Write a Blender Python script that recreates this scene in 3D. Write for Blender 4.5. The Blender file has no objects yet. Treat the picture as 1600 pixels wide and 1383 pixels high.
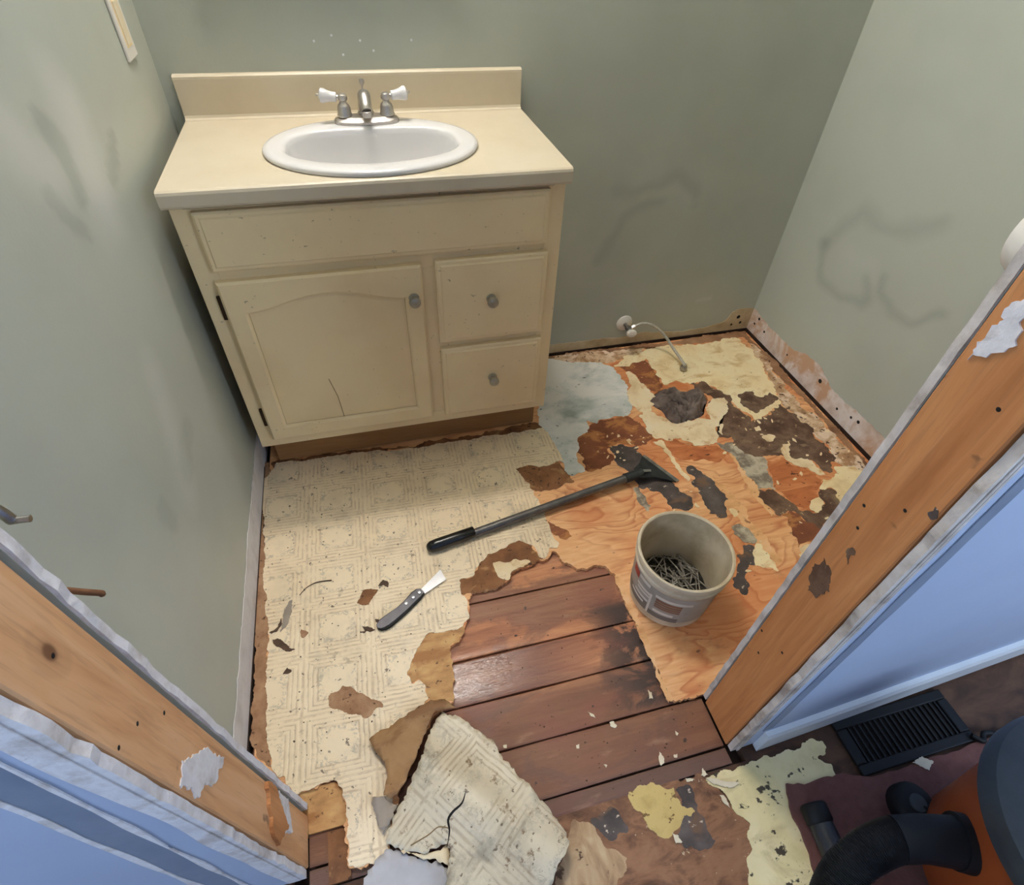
import bpy, bmesh, math, random
from mathutils import Vector, Euler, Matrix, noise as mnoise

S = bpy.context.scene
COL = S.collection
PI = math.pi
R = math.radians

# ------------------------------------------------------------------ camera
CAM_LOC = Vector((0.3792, -1.6068, 1.2450))
CAM_ROT = Euler((0.7828, -0.0352, -0.2554), 'XYZ')
FPX = 881.42
cam_d = bpy.data.cameras.new('camera')
cam_d.sensor_fit = 'HORIZONTAL'
cam_d.sensor_width = 36.0
cam_d.lens = FPX / 1600.0 * 36.0
cam_d.clip_start = 0.02
cam = bpy.data.objects.new('camera', cam_d)
COL.objects.link(cam)
cam.location = CAM_LOC
cam.rotation_euler = CAM_ROT
S.camera = cam
MCAM = CAM_ROT.to_matrix()


def ray(u, v):
    return MCAM @ Vector(((u - 800.0) / FPX, -(v - 691.5) / FPX, -1.0))


def F(u, v, z=0.0):
    """point of the photograph -> world point on the horizontal plane z"""
    d = ray(u, v)
    return CAM_LOC + d * ((z - CAM_LOC.z) / d.z)


def FX(u, v, x):
    d = ray(u, v)
    return CAM_LOC + d * ((x - CAM_LOC.x) / d.x)


def FY(u, v, y):
    d = ray(u, v)
    return CAM_LOC + d * ((y - CAM_LOC.y) / d.y)


# ------------------------------------------------------------------ world, light, exposure
W = bpy.data.worlds.new('world')
S.world = W
W.use_nodes = True
bg = W.node_tree.nodes['Background']
bg.inputs[0].default_value = (0.55, 0.72, 1.0, 1)
bg.inputs[1].default_value = 0.25
S.view_settings.view_transform = 'Standard'
S.view_settings.look = 'None'
S.view_settings.gamma = 1.0
S.view_settings.use_curve_mapping = False
S.view_settings.exposure = 0.0
BULB_STRENGTH = 200.0
BULB_COLOR = (1.0, 0.955, 0.92)
# daylight through the two hall windows (the windows themselves are built below)
HALL_Y = -2.75
HALL_WINS = ((1.75, 2.65, 1.05, 2.05, 52.0), (-2.30, -1.40, 1.05, 2.05, 74.0))     # x0 x1 z0 z1 power
for wx0, wx1, wz0, wz1, wpow in HALL_WINS:
    ld = bpy.data.lights.new('hall_daylight', 'AREA')
    ld.shape = 'RECTANGLE'
    ld.size = wx1 - wx0
    ld.size_y = wz1 - wz0
    ld.energy = wpow
    ld.color = (0.68, 0.82, 1.0)
    lo = bpy.data.objects.new('hall_daylight', ld)
    COL.objects.link(lo)
    lo.location = ((wx0 + wx1) / 2, HALL_Y - 0.09, (wz0 + wz1) / 2)
    lo.rotation_euler = (R(90), 0, 0)


# ------------------------------------------------------------------ helpers: colour and nodes
def srgb(r, g, b):
    def f(c):
        c /= 255.0
        return c / 12.92 if c <= 0.04045 else ((c + 0.055) / 1.055) ** 2.4
    return (f(r), f(g), f(b), 1.0)


class V:
    """a node socket with arithmetic"""
    def __init__(s, nt, sock):
        s.nt, s.s = nt, sock

    def m(s, op, *o, clamp=False):
        n = s.nt.nodes.new('ShaderNodeMath')
        n.operation = op
        n.use_clamp = clamp
        for i, x in enumerate((s,) + o):
            if isinstance(x, V):
                s.nt.links.new(x.s, n.inputs[i])
            else:
                n.inputs[i].default_value = x
        return V(s.nt, n.outputs[0])

    def __add__(s, o): return s.m('ADD', o)
    def __sub__(s, o): return s.m('SUBTRACT', o)
    def __mul__(s, o): return s.m('MULTIPLY', o)
    def abs(s): return s.m('ABSOLUTE')
    def fract(s): return s.m('FRACT')
    def max(s, o): return s.m('MAXIMUM', o)
    def gt(s, o): return s.m('GREATER_THAN', o)

    def step(s, a, b):
        n = s.nt.nodes.new('ShaderNodeMapRange')
        n.interpolation_type = 'SMOOTHSTEP'
        s.nt.links.new(s.s, n.inputs[0])
        n.inputs[1].default_value = a
        n.inputs[2].default_value = b
        return V(s.nt, n.outputs[0])

    def ramp(s, stops, interp='LINEAR'):
        n = s.nt.nodes.new('ShaderNodeValToRGB')
        cr = n.color_ramp
        cr.interpolation = interp
        while len(cr.elements) < len(stops):
            cr.elements.new(0.5)
        for e, (p, c) in zip(cr.elements, stops):
            e.position = p
            e.color = c if not isinstance(c, (int, float)) else (c, c, c, 1)
        s.nt.links.new(s.s, n.inputs[0])
        return V(s.nt, n.outputs[0])


class Mat:
    def __init__(s, name, rough=0.5, metal=0.0, spec=0.5):
        s.m = bpy.data.materials.new(name)
        s.m.use_nodes = True
        s.nt = s.m.node_tree
        s.b = s.nt.nodes['Principled BSDF']
        s.b.inputs['Roughness'].default_value = rough
        s.b.inputs['Metallic'].default_value = metal
        s.b.inputs['Specular IOR Level'].default_value = spec
        s._c = None

    def coord(s, scale=(1, 1, 1), rot=(0, 0, 0), loc=(0, 0, 0)):
        if s._c is None:
            s._c = s.nt.nodes.new('ShaderNodeTexCoord')
        n = s.nt.nodes.new('ShaderNodeMapping')
        n.inputs['Scale'].default_value = scale
        n.inputs['Rotation'].default_value = rot
        n.inputs['Location'].default_value = loc
        s.nt.links.new(s._c.outputs['Object'], n.inputs[0])
        return V(s.nt, n.outputs[0])

    def xyz(s, vec):
        n = s.nt.nodes.new('ShaderNodeSeparateXYZ')
        s.nt.links.new(vec.s, n.inputs[0])
        return [V(s.nt, o) for o in n.outputs]

    def noise(s, vec, scale, detail=4, rough=0.55, dist=0.0):
        n = s.nt.nodes.new('ShaderNodeTexNoise')
        n.inputs['Scale'].default_value = scale
        n.inputs['Detail'].default_value = detail
        n.inputs['Roughness'].default_value = rough
        n.inputs['Distortion'].default_value = dist
        s.nt.links.new(vec.s, n.inputs['Vector'])
        return V(s.nt, n.outputs['Fac'])

    def wave(s, vec, scale, dist, detail=2, dscale=1.0):
        n = s.nt.nodes.new('ShaderNodeTexWave')
        n.bands_direction = 'Y'
        n.inputs['Scale'].default_value = scale
        n.inputs['Distortion'].default_value = dist
        n.inputs['Detail'].default_value = detail
        n.inputs['Detail Scale'].default_value = dscale
        s.nt.links.new(vec.s, n.inputs['Vector'])
        return V(s.nt, n.outputs['Fac'])

    def attr(s, name):
        n = s.nt.nodes.new('ShaderNodeAttribute')
        n.attribute_name = name
        return V(s.nt, n.outputs['Fac'])

    def orand(s):
        n = s.nt.nodes.new('ShaderNodeObjectInfo')
        return V(s.nt, n.outputs['Random'])

    def mix(s, fac, a, b, mode='MIX'):
        n = s.nt.nodes.new('ShaderNodeMix')
        n.data_type = 'RGBA'
        n.blend_type = mode
        for sock, x in ((n.inputs[0], fac), (n.inputs[6], a), (n.inputs[7], b)):
            if isinstance(x, V):
                s.nt.links.new(x.s, sock)
            else:
                sock.default_value = x
        return V(s.nt, n.outputs[2])

    def color(s, c):
        if isinstance(c, V):
            s.nt.links.new(c.s, s.b.inputs['Base Color'])
        else:
            s.b.inputs['Base Color'].default_value = c
        return s

    def rough(s, r):
        s.nt.links.new(r.s, s.b.inputs['Roughness'])
        return s

    def bump(s, h, strength=0.3, dist=0.002):
        n = s.nt.nodes.new('ShaderNodeBump')
        n.inputs['Strength'].default_value = strength
        n.inputs['Distance'].default_value = dist
        s.nt.links.new(h.s, n.inputs['Height'])
        s.nt.links.new(n.outputs[0], s.b.inputs['Normal'])
        return s


def mottled(name, cols, scale=8, rough=0.7, bump=0.3, detail=6, stretch=(1, 1, 1), rot=(0, 0, 0), metal=0.0, lo=0.3, hi=0.7, dist=0.0, bd=0.002, spec=0.4, fleck=None, veil=None):
    """a material whose colour wanders between the given colours"""
    M = Mat(name, rough, metal, spec)
    v = M.coord(stretch, rot)
    n = M.noise(v, scale, detail, 0.6, dist)
    k = len(cols)
    st = [(lo + (hi - lo) * i / max(1, k - 1), c) for i, c in enumerate(cols)]
    c = n.ramp(st)
    if veil:                              # broad worn areas of another colour
        vc, vs, va, vb = veil
        c = M.mix(M.noise(M.coord((1, 1.5, 1), rot, (5, 3, 0)), vs, 6, 0.62, 0.5).step(va, vb), c, vc)
    if fleck:                             # specks of dirt
        fc, fs, fa, fb = fleck
        c = M.mix(M.noise(M.coord((1, 1.3, 1), rot, (2, 7, 0)), fs, 3, 0.6).step(fa, fb), c, fc)
    M.color(c)
    if bump:
        M.bump(M.noise(v, scale * 3, 5), bump, bd)
    return M.m


# ------------------------------------------------------------------ helpers: objects and meshes
def link(o, parent=None):
    COL.objects.link(o)
    if parent is not None:
        o.parent = parent
    return o


def tag(o, label=None, cat=None, group=None, kind=None):
    if label: o['label'] = label
    if cat: o['category'] = cat
    if group: o['group'] = group
    if kind: o['kind'] = kind
    return o


def mesh(name, verts, faces, mat, parent=None, smooth=False):
    me = bpy.data.meshes.new(name)
    me.from_pydata([tuple(v) for v in verts], [], faces)
    me.validate()
    bm = bmesh.new()
    bm.from_mesh(me)
    bmesh.ops.recalc_face_normals(bm, faces=bm.faces)
    bm.to_mesh(me)
    bm.free()
    if smooth:
        me.polygons.foreach_set('use_smooth', [True] * len(me.polygons))
    if mat is not None:
        me.materials.append(mat)
    return link(bpy.data.objects.new(name, me), parent)


def bmobj(name, bm, mat, parent=None, smooth=False):
    me = bpy.data.meshes.new(name)
    bmesh.ops.recalc_face_normals(bm, faces=bm.faces)
    bm.to_mesh(me)
    bm.free()
    if smooth:
        me.polygons.foreach_set('use_smooth', [True] * len(me.polygons))
    me.materials.append(mat)
    return link(bpy.data.objects.new(name, me), parent)


def empty(name, loc=(0, 0, 0), rz=0.0):
    o = bpy.data.objects.new(name, None)
    o.empty_display_size = 0.05
    o.location = loc
    o.rotation_euler = (0, 0, rz)
    return link(o)


def box(name, a, b, mat, parent=None, bevel=0.0, seg=2):
    bm = bmesh.new()
    bmesh.ops.create_cube(bm, size=1.0)
    for v in bm.verts:
        v.co = Vector([(a[i] + b[i]) / 2 + v.co[i] * (b[i] - a[i]) for i in range(3)])
    if bevel:
        bmesh.ops.bevel(bm, geom=bm.edges[:], offset=bevel, segments=seg, profile=0.5, affect='EDGES')
    return bmobj(name, bm, mat, parent)


def jag(pts, amp, seg, seed, keep=()):
    """fractal midpoint displacement of a closed 2D outline; edges whose index is in keep stay straight"""
    rnd = random.Random(seed)
    out = []
    n = len(pts)

    def sub(a, b, d):
        L = math.hypot(b[0] - a[0], b[1] - a[1])
        if L < seg or d > 7:
            return [a]
        k = (rnd.random() - 0.5) * 2 * min(amp, L * 0.32)
        nx, ny = -(b[1] - a[1]) / L, (b[0] - a[0]) / L
        t = 0.4 + 0.2 * rnd.random()
        m = (a[0] + (b[0] - a[0]) * t + nx * k, a[1] + (b[1] - a[1]) * t + ny * k)
        return sub(a, m, d + 1) + sub(m, b, d + 1)
    for i in range(n):
        a, b = pts[i], pts[(i + 1) % n]
        out += [tuple(a)] if i in keep else sub(tuple(a), tuple(b), 0)
    return out


def chaikin(p):
    q = []
    for a, b in zip(p, p[1:] + p[:1]):
        q += [(a[0] * .75 + b[0] * .25, a[1] * .75 + b[1] * .25), (a[0] * .25 + b[0] * .75, a[1] * .25 + b[1] * .75)]
    return q


def prism(name, front, vec, mat, parent=None):
    """closed 3D outline extruded along vec"""
    front = [Vector(p) for p in front]
    n = len(front)
    vec = Vector(vec)
    v = front + [p + vec for p in front]
    f = [list(range(n)), list(range(2 * n - 1, n - 1, -1))]
    f += [[i, (i + 1) % n, n + (i + 1) % n, n + i] for i in range(n)]
    return mesh(name, v, f, mat, parent)


def patch(name, px, top, thick, mat, parent, amp=0.006, seg=0.006, seed=0, keep=(), world=False):
    """a torn flat layer lying on the floor, outline given on the plane z = top"""
    w = [p[:2] for p in px] if world else [tuple(F(u, v, top)[:2]) for u, v in px]
    w = jag(w, amp, seg, seed, keep)
    if not keep:
        w = jag(chaikin(w), 0.0012, 0.004, seed + 1)
    return prism(name, [(x, y, top) for x, y in w], (0, 0, -thick), mat, parent)


def lathe(name, prof, mat, parent=None, seg=32, loc=(0, 0, 0), rot=None, scale=(1, 1), smooth=True, close=True):
    """profile of (radius, height) turned about z"""
    verts, faces = [], []
    m = len(prof)
    for i in range(seg):
        a = 2 * PI * i / seg
        for r, z in prof:
            verts.append(Vector((r * math.cos(a) * scale[0], r * math.sin(a) * scale[1], z)))
    for i in range(seg):
        j = (i + 1) % seg
        for k in range(m - 1):
            faces.append([i * m + k, j * m + k, j * m + k + 1, i * m + k + 1])
    if close:
        faces.append([i * m for i in range(seg)][::-1])
        faces.append([i * m + m - 1 for i in range(seg)])
    if rot is not None:
        q = Euler(rot, 'XYZ').to_matrix() if not isinstance(rot, Matrix) else rot
        verts = [q @ v for v in verts]
    verts = [v + Vector(loc) for v in verts]
    o = mesh(name, verts, faces, mat, parent, smooth)
    if smooth:
        autosmooth(o)
    return o


def autosmooth(o, ang=40):
    me = o.data
    bm = bmesh.new()
    bm.from_mesh(me)
    for e in bm.edges:
        if len(e.link_faces) == 2 and e.calc_face_angle(0) > R(ang):
            e.smooth = False
    bm.to_mesh(me)
    bm.free()


def spline(pts, n=8):
    """Catmull-Rom through pts"""
    P = [Vector(p) for p in pts]
    P = [P[0] * 2 - P[1]] + P + [P[-1] * 2 - P[-2]]
    out = []
    for i in range(1, len(P) - 2):
        a, b, c, d = P[i - 1:i + 3]
        for k in range(n):
            t = k / n
            out.append(0.5 * ((2 * b) + (c - a) * t + (2 * a - 5 * b + 4 * c - d) * t * t + (3 * b - a - 3 * c + d) * t ** 3))
    out.append(P[-2])
    return out


def tube(name, path, rad, mat, parent=None, seg=12, smooth=True, flat=1.0):
    """round bar along path; rad is a number or one radius for each point"""
    path = [Vector(p) for p in path]
    n = len(path)
    rr = rad if isinstance(rad, (list, tuple)) else [rad] * n
    verts, faces = [], []
    up = Vector((0, 0, 1))
    for i, p in enumerate(path):
        t = (path[min(i + 1, n - 1)] - path[max(i - 1, 0)]).normalized()
        if abs(t.dot(up)) > 0.97:
            up = Vector((0, 1, 0)) if abs(t.y) < 0.9 else Vector((1, 0, 0))
        s = t.cross(up).normalized()
        u = s.cross(t).normalized()
        up = u
        for k in range(seg):
            a = 2 * PI * k / seg
            verts.append(p + (s * math.cos(a) + u * math.sin(a) * flat) * rr[i])
    for i in range(n - 1):
        for k in range(seg):
            l = (k + 1) % seg
            faces.append([i * seg + k, i * seg + l, (i + 1) * seg + l, (i + 1) * seg + k])
    faces.append(list(range(seg))[::-1])
    faces.append([(n - 1) * seg + k for k in range(seg)])
    o = mesh(name, verts, faces, mat, parent, smooth)
    if smooth:
        autosmooth(o, 50)
    return o


def sheet(name, px, hfun, mat, parent=None, thick=0.002, cell=0.012, amp=0.004, seed=0, z0=0.02, seg=0.008, world=False, keep=()):
    """a loose limp sheet: outline on the plane z0, cut into a grid and lifted to hfun(x, y)"""
    w = [p[:2] for p in px] if world else [tuple(F(u, v, z0)[:2]) for u, v in px]
    w = jag(w, amp, seg, seed, keep)
    bm = bmesh.new()
    vs = [bm.verts.new((x, y, 0)) for x, y in w]
    bm.faces.new(vs)
    xs = [p[0] for p in w]
    ys = [p[1] for p in w]
    for ax, lo_, hi_ in ((0, min(xs), max(xs)), (1, min(ys), max(ys))):
        k = lo_ + cell
        while k < hi_:
            no = Vector((1, 0, 0)) if ax == 0 else Vector((0, 1, 0))
            bmesh.ops.bisect_plane(bm, geom=bm.verts[:] + bm.edges[:] + bm.faces[:], plane_co=no * k, plane_no=no)
            k += cell
    bmesh.ops.triangulate(bm, faces=bm.faces[:])
    for v in bm.verts:
        v.co.z = hfun(v.co.x, v.co.y)
    bmesh.ops.recalc_face_normals(bm, faces=bm.faces)
    if sum(f.normal.z for f in bm.faces) < 0:
        bmesh.ops.reverse_faces(bm, faces=bm.faces[:])
    me = bpy.data.meshes.new(name)
    bm.to_mesh(me)
    bm.free()
    me.polygons.foreach_set('use_smooth', [True] * len(me.polygons))
    me.materials.append(mat)
    o = link(bpy.data.objects.new(name, me), parent)
    md = o.modifiers.new('thickness', 'SOLIDIFY')
    md.thickness = thick
    md.offset = -1
    return o


def nz(x, y, z=0.0, s=1.0):
    return mnoise.noise(Vector((x * s, y * s, z)))


# ------------------------------------------------------------------ materials
def wall_paint(name, base, dark, light, rough=0.45):
    M = Mat(name, rough, 0, 0.5)
    v = M.coord()
    n1 = M.noise(v, 3.0, 3)
    c = M.mix(n1.step(0.35, 0.7), base, tuple(b * 0.92 for b in base[:3]) + (1,))
    a = M.attr('mark')
    c = M.mix(a.m('MULTIPLY', 1.0, clamp=True), c, dark)
    c = M.mix(a.m('MULTIPLY', -1.0, clamp=True), c, light)
    M.color(c)
    M.bump(M.noise(v, 160, 3) + M.noise(v, 24, 3) * 1.2, 0.12, 0.002)
    M.rough(a.m('MULTIPLY_ADD', 0.12, rough))
    return M.m


m_wall = wall_paint('sage_green_wall_paint', srgb(178, 182, 170), srgb(138, 140, 132), srgb(206, 204, 198), 0.42)
m_ceiling = mottled('white_ceiling_paint', [srgb(225, 222, 214), srgb(235, 232, 226)], 4, 0.9, 0.1)
m_hallwall = mottled('pale_blue_hall_paint', [srgb(172, 186, 210), srgb(180, 194, 216)], 3, 0.5, 0.1, bd=0.001)
m_hallmark = mottled('grey_casing_ghost_strip', [srgb(120, 132, 150), srgb(140, 150, 166)], 10, 0.6, 0.2)
m_white_trim = mottled('white_trim_paint', [srgb(214, 218, 220), srgb(228, 230, 230)], 6, 0.4, 0.1)
m_gyp = mottled('bare_gypsum_edge', [srgb(205, 200, 200), srgb(226, 222, 222), srgb(190, 180, 172)], 22, 0.9, 0.6, bd=0.004)
m_gypdirty = mottled('dirty_gypsum_edge', [srgb(150, 136, 122), srgb(196, 186, 176), srgb(214, 206, 198)], 18, 0.9, 0.6, bd=0.004)
m_strip = mottled('bare_drywall_pinkish', [srgb(176, 150, 130), srgb(208, 190, 178), srgb(224, 214, 208), srgb(196, 172, 150)], 9, 0.85, 0.4, veil=(srgb(196, 158, 128), 7, .46, .60))
m_stripback = mottled('bare_drywall_tan', [srgb(168, 146, 112), srgb(196, 176, 142), srgb(210, 194, 166)], 12, 0.85, 0.4)
m_stripleft = mottled('bare_drywall_white', [srgb(190, 182, 176), srgb(216, 210, 206), srgb(200, 190, 184)], 9, 0.8, 0.3)
m_black = mottled('black_plastic', [srgb(17, 17, 18), srgb(25, 25, 26)], 12, 0.55, 0.15, spec=0.25)
m_blackgloss = Mat('black_gloss_grip', 0.25).color(srgb(16, 16, 17)).m
m_joint = mottled('dark_floor_joint', [srgb(44, 30, 22), srgb(70, 48, 36)], 20, 0.9, 0.3)
m_dark = Mat('dark_void', 0.95).color(srgb(22, 16, 12)).m


def wood_stud(name, c1, c2, c3, knots=True):
    M = Mat(name, 0.7)
    v = M.coord((16, 16, 1.2))
    n = M.noise(v, 2.0, 5, 0.6, 0.6)
    c = n.ramp([(0.3, c1), (0.52, c2), (0.72, c3)])
    v2 = M.coord((1, 1, 1))
    k = M.noise(v2, 14, 3, 0.5, 1.2)
    c = M.mix(k.step(0.66, 0.74) * 0.7, c, srgb(96, 66, 44))
    if knots:
        kp = FX(75, 1020, 0.082)
        kx, ky, kz = M.xyz(M.coord())
        kd = ((ky - kp.y).m('POWER', 2.0) + ((kz - kp.z) * 0.62).m('POWER', 2.0)).m('SQRT')
        ringk = (kd * 260.0 + k * 3.0).m('SINE')
        c = M.mix(kd.step(0.022, 0.010) * (ringk * 0.25 + 0.4), c, srgb(128, 84, 50))
        c = M.mix(kd.step(0.008, 0.004) * 0.8, c, srgb(110, 70, 42))
    g = M.noise(M.coord((60, 60, 3)), 3, 3)
    c = M.mix(g.step(0.5, 0.75) * 0.25, c, srgb(120, 84, 56))
    M.color(c)
    M.bump(n, 0.25, 0.002)
    return M.m


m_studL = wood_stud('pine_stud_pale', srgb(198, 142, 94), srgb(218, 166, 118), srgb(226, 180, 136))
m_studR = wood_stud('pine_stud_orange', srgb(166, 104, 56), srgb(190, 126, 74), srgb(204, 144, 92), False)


def plank_mat():
    M = Mat('old_subfloor_plank', 0.5)
    r = M.orand()
    v = M.coord((2.2, 26, 26))
    n = M.noise(v, 1.6, 6, 0.62, 0.8)
    c = n.ramp([(0.25, srgb(132, 78, 52)), (0.45, srgb(178, 116, 80)), (0.6, srgb(200, 138, 96)), (0.8, srgb(214, 158, 114))])
    x, y, z = M.xyz(M.coord())
    # boards nearer the doorway are more trodden and greyer
    worn = (y * -1.0).step(1.12, 1.20)
    c = M.mix(worn * 0.8, c, srgb(104, 68, 50))
    c = M.mix((y * -1.0).step(1.35, 1.37) * 0.7, c, srgb(92, 70, 60))
    big = M.noise(M.coord((5, 9, 5)), 1.0, 6, 0.62, 0.6)
    wet = (big + r * 0.10).step(0.53, 0.62)
    c = M.mix(wet * 0.6, c, srgb(106, 70, 54))
    # the dark water stain along the right-hand end of the boards
    blot = M.noise(M.coord((9, 14, 5), (0, 0, 0), (4, 4, 0)), 1.0, 6, 0.65, 0.5)
    edge = x.step(0.70, 0.84) * (y * -1.0).step(0.97, 1.02) * (y * -1.0).step(1.27, 1.24)
    c = M.mix((blot + edge * 0.16).step(0.53, 0.62) * edge, c, srgb(66, 48, 42))
    red = M.noise(M.coord((4, 8, 4), (0, 0, 0), (3, 1, 0)), 1.0, 3)
    c = M.mix(red.step(0.5, 0.68) * 0.4, c, srgb(134, 76, 62))
    mid = (y * -1.0).step(1.052, 1.064) * (y * -1.0).step(1.160, 1.150) * x.step(0.80, 0.60)
    c = M.mix(mid * 0.72, c, srgb(104, 68, 60))
    pale = M.noise(M.coord((9, 30, 9), (0, 0, 0), (7, 2, 0)), 1.0, 5)
    c = M.mix(pale.step(0.62, 0.78) * 0.35, c, srgb(196, 156, 124))
    sp = M.noise(M.coord(), 46, 2)
    c = M.mix(sp.step(0.72, 0.78), c, srgb(58, 40, 32))
    M.color(c)
    # varnish survives on the left ends of the middle boards
    gl = x.step(0.66, 0.52) * (y * -1.0).step(1.03, 1.06) * (y * -1.0).step(1.16, 1.13)
    M.rough((big.step(0.45, 0.62) * -0.12 + 0.62) - gl * 0.40)
    M.bump(n + M.noise(M.coord((1, 3, 1)), 60, 4) * 0.7, 0.5, 0.003)
    return M.m


m_plank = plank_mat()


def ply_mat(name):
    M = Mat(name, 0.6)
    v = M.coord((1.0, 2.6, 1.0), (0, 0, R(-16)))
    n0 = M.noise(v, 3.2, 2, 0.4, 0.5)
    rings = (n0 * 15.0 + M.noise(M.coord((3, 10, 3), (0, 0, R(-16))), 2.0, 3) * 1.1).fract()
    band = rings.ramp([(0.0, 0.0), (0.55, 0.25), (0.85, 1.0), (1.0, 0.0)])
    fine = M.noise(M.coord((9, 70, 9), (0, 0, R(-8))), 1.5, 5, 0.6, 0.6)
    c = fine.ramp([(0.3, srgb(222, 158, 104)), (0.55, srgb(236, 182, 128)), (0.75, srgb(240, 194, 144))])
    px_, py_, pz_ = M.xyz(M.coord())
    red = M.noise(M.coord((2.6, 2.6, 1), (0, 0, 0), (1.5, 0, 0)), 1.3, 3) + px_.step(0.98, 1.2) * 0.13
    c = M.mix(band * red.step(0.36, 0.62) * 0.75, c, srgb(176, 88, 42))
    c = M.mix(red.step(0.5, 0.7) * 0.6, c, srgb(204, 116, 62))
    st = M.noise(M.coord((3, 6, 3), (0, 0, R(35)), (2, 0, 0)), 1.5, 6, 0.65, 0.4)
    c = M.mix(st.step(0.58, 0.70) * 0.6, c, srgb(140, 82, 48))
    sp = M.noise(M.coord((1, 2.5, 1)), 34, 2)
    c = M.mix(sp.step(0.69, 0.75) * 0.8, c, srgb(92, 54, 34))
    M.color(c)
    M.bump(band + fine, 0.25, 0.0015)
    return M.m


m_ply = ply_mat('orange_plywood')
m_redply = mottled('raw_red_veneer', [srgb(150, 82, 44), srgb(190, 112, 64), srgb(212, 140, 88)], 9, 0.7, 0.5, stretch=(1, 3, 1), rot=(0, 0, R(-25)), dist=1.2, fleck=(srgb(88, 48, 28), 40, .62, .68))
m_plylight = mottled('pale_torn_veneer', [srgb(206, 146, 92), srgb(232, 180, 126), srgb(240, 196, 148)], 10, 0.7, 0.4, stretch=(1, 2.5, 1), rot=(0, 0, R(40)), fleck=(srgb(150, 92, 52), 30, .6, .7))
m_plytan = mottled('tan_plywood_glue', [srgb(150, 104, 60), srgb(196, 148, 92), srgb(216, 176, 120)], 14, 0.6, 0.4, stretch=(1, 2, 1), fleck=(srgb(104, 68, 38), 50, .62, .68), veil=(srgb(166, 112, 62), 10, .5, .62))


def vinyl_mat(name, rot, off, pitch, dirt=0.25, base=(246, 224, 188), worn=0.0, grey=0.0):
    M = Mat(name, 0.42)
    v = M.coord((1, 1, 1), (0, 0, rot))
    wob = M.noise(v, 22, 2)
    x, y, z = M.xyz(v)
    x = x + (wob - 0.5) * 0.006
    y = y + (wob - 0.5) * 0.006
    a = ((x - off[0]) * (1.0 / pitch[0])).fract() - 0.5
    b = ((y - off[1]) * (1.0 / pitch[1])).fract() - 0.5
    d = a.abs().max(b.abs())
    rr = (a * a + b * b).m('SQRT')
    base_c = srgb(*base)
    line = srgb(base[0] - 62, base[1] - 72, base[2] - 74)
    soft = srgb(base[0] - 22, base[1] - 22, base[2] - 18)
    st = [(0.0, 0.0), (0.262, 0.0), (0.284, 0.95), (0.306, 0.15), (0.332, 0.1), (0.350, 0.85), (0.368, 0.05), (0.402, 0.05), (0.422, 0.9), (0.442, 0.1), (0.470, 0.0), (0.486, 0.6), (0.5, 0.75)]
    lm = d.ramp(st)
    brk = M.noise(v, 26, 5, 0.7)
    lmm = lm * brk.step(0.36, 0.62)
    c = M.mix(lmm * 0.72, base_c, line)
    fl = M.noise(v, 80, 5, 0.65, 1.5)
    flm = fl.step(0.48, 0.6) * rr.step(0.2, 0.25) * (d.m('LESS_THAN', 0.275))
    c = M.mix(flm * 0.5, c, srgb(160, 148, 128))
    med = rr.step(0.235, 0.2) * fl.step(0.6, 0.7)
    c = M.mix(med * 0.35, c, soft)
    big = M.noise(v, 5, 5, 0.6)
    c = M.mix(big.step(0.5, 0.75) * dirt, c, srgb(150, 126, 92))
    g2 = M.noise(v, 9, 6, 0.7)
    c = M.mix(g2.step(0.5, 0.72) * (0.25 + grey), c, srgb(132, 124, 108))
    sp = M.noise(v, 70, 3, 0.6)
    c = M.mix(sp.step(0.645, 0.70) * 0.85, c, srgb(92, 70, 50))
    sp2 = M.noise(v, 30, 6, 0.75)
    c = M.mix(sp2.step(0.58, 0.68) * (0.5 + worn), c, srgb(126, 98, 68))
    sp3 = M.noise(v, 16, 7, 0.8)
    c = M.mix(sp3.step(0.60, 0.70) * 0.45, c, srgb(146, 116, 84))
    M.color(c)
    M.bump(lm * -1.0 + M.noise(v, 120, 3) * 0.3, 0.35, 0.0015)
    return M.m


m_vinyl = vinyl_mat('cream_patterned_vinyl', R(2.0), (-0.002, -0.457), (0.146, 0.1285))
m_vinyl_loose = vinyl_mat('dirty_patterned_vinyl', R(-38), (0.05, 0.02), (0.15, 0.14), 0.3, (212, 197, 168), 0.5, 0.55)
m_vinyl_hall = mottled('yellowed_hall_vinyl', [srgb(206, 186, 128), srgb(230, 212, 158), srgb(236, 220, 174)], 10, 0.5, 0.25, fleck=(srgb(70, 58, 40), 42, .60, .66), veil=(srgb(196, 176, 124), 9, .5, .7))
m_blue_vinyl = mottled('pale_blue_green_old_vinyl', [srgb(150, 158, 146), srgb(186, 192, 184), srgb(214, 214, 208), srgb(168, 176, 168)], 7, 0.5, 0.3, stretch=(1, 1.6, 1), rot=(0, 0, R(20)), fleck=(srgb(84, 74, 62), 46, .66, .71), veil=(srgb(232, 228, 220), 4, .40, .56))
m_tanback = mottled('tan_felt_backing', [srgb(222, 190, 140), srgb(242, 218, 170), srgb(246, 228, 186), srgb(234, 206, 156)], 8, 0.8, 0.4, fleck=(srgb(140, 96, 58), 60, .66, .74), veil=(srgb(216, 180, 124), 12, .5, .7))
m_cream = mottled('cream_felt_backing', [srgb(212, 180, 134), srgb(238, 216, 176), srgb(243, 227, 196)], 10, 0.8, 0.4, fleck=(srgb(150, 108, 70), 50, .66, .74), veil=(srgb(208, 164, 110), 14, .56, .7))
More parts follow.
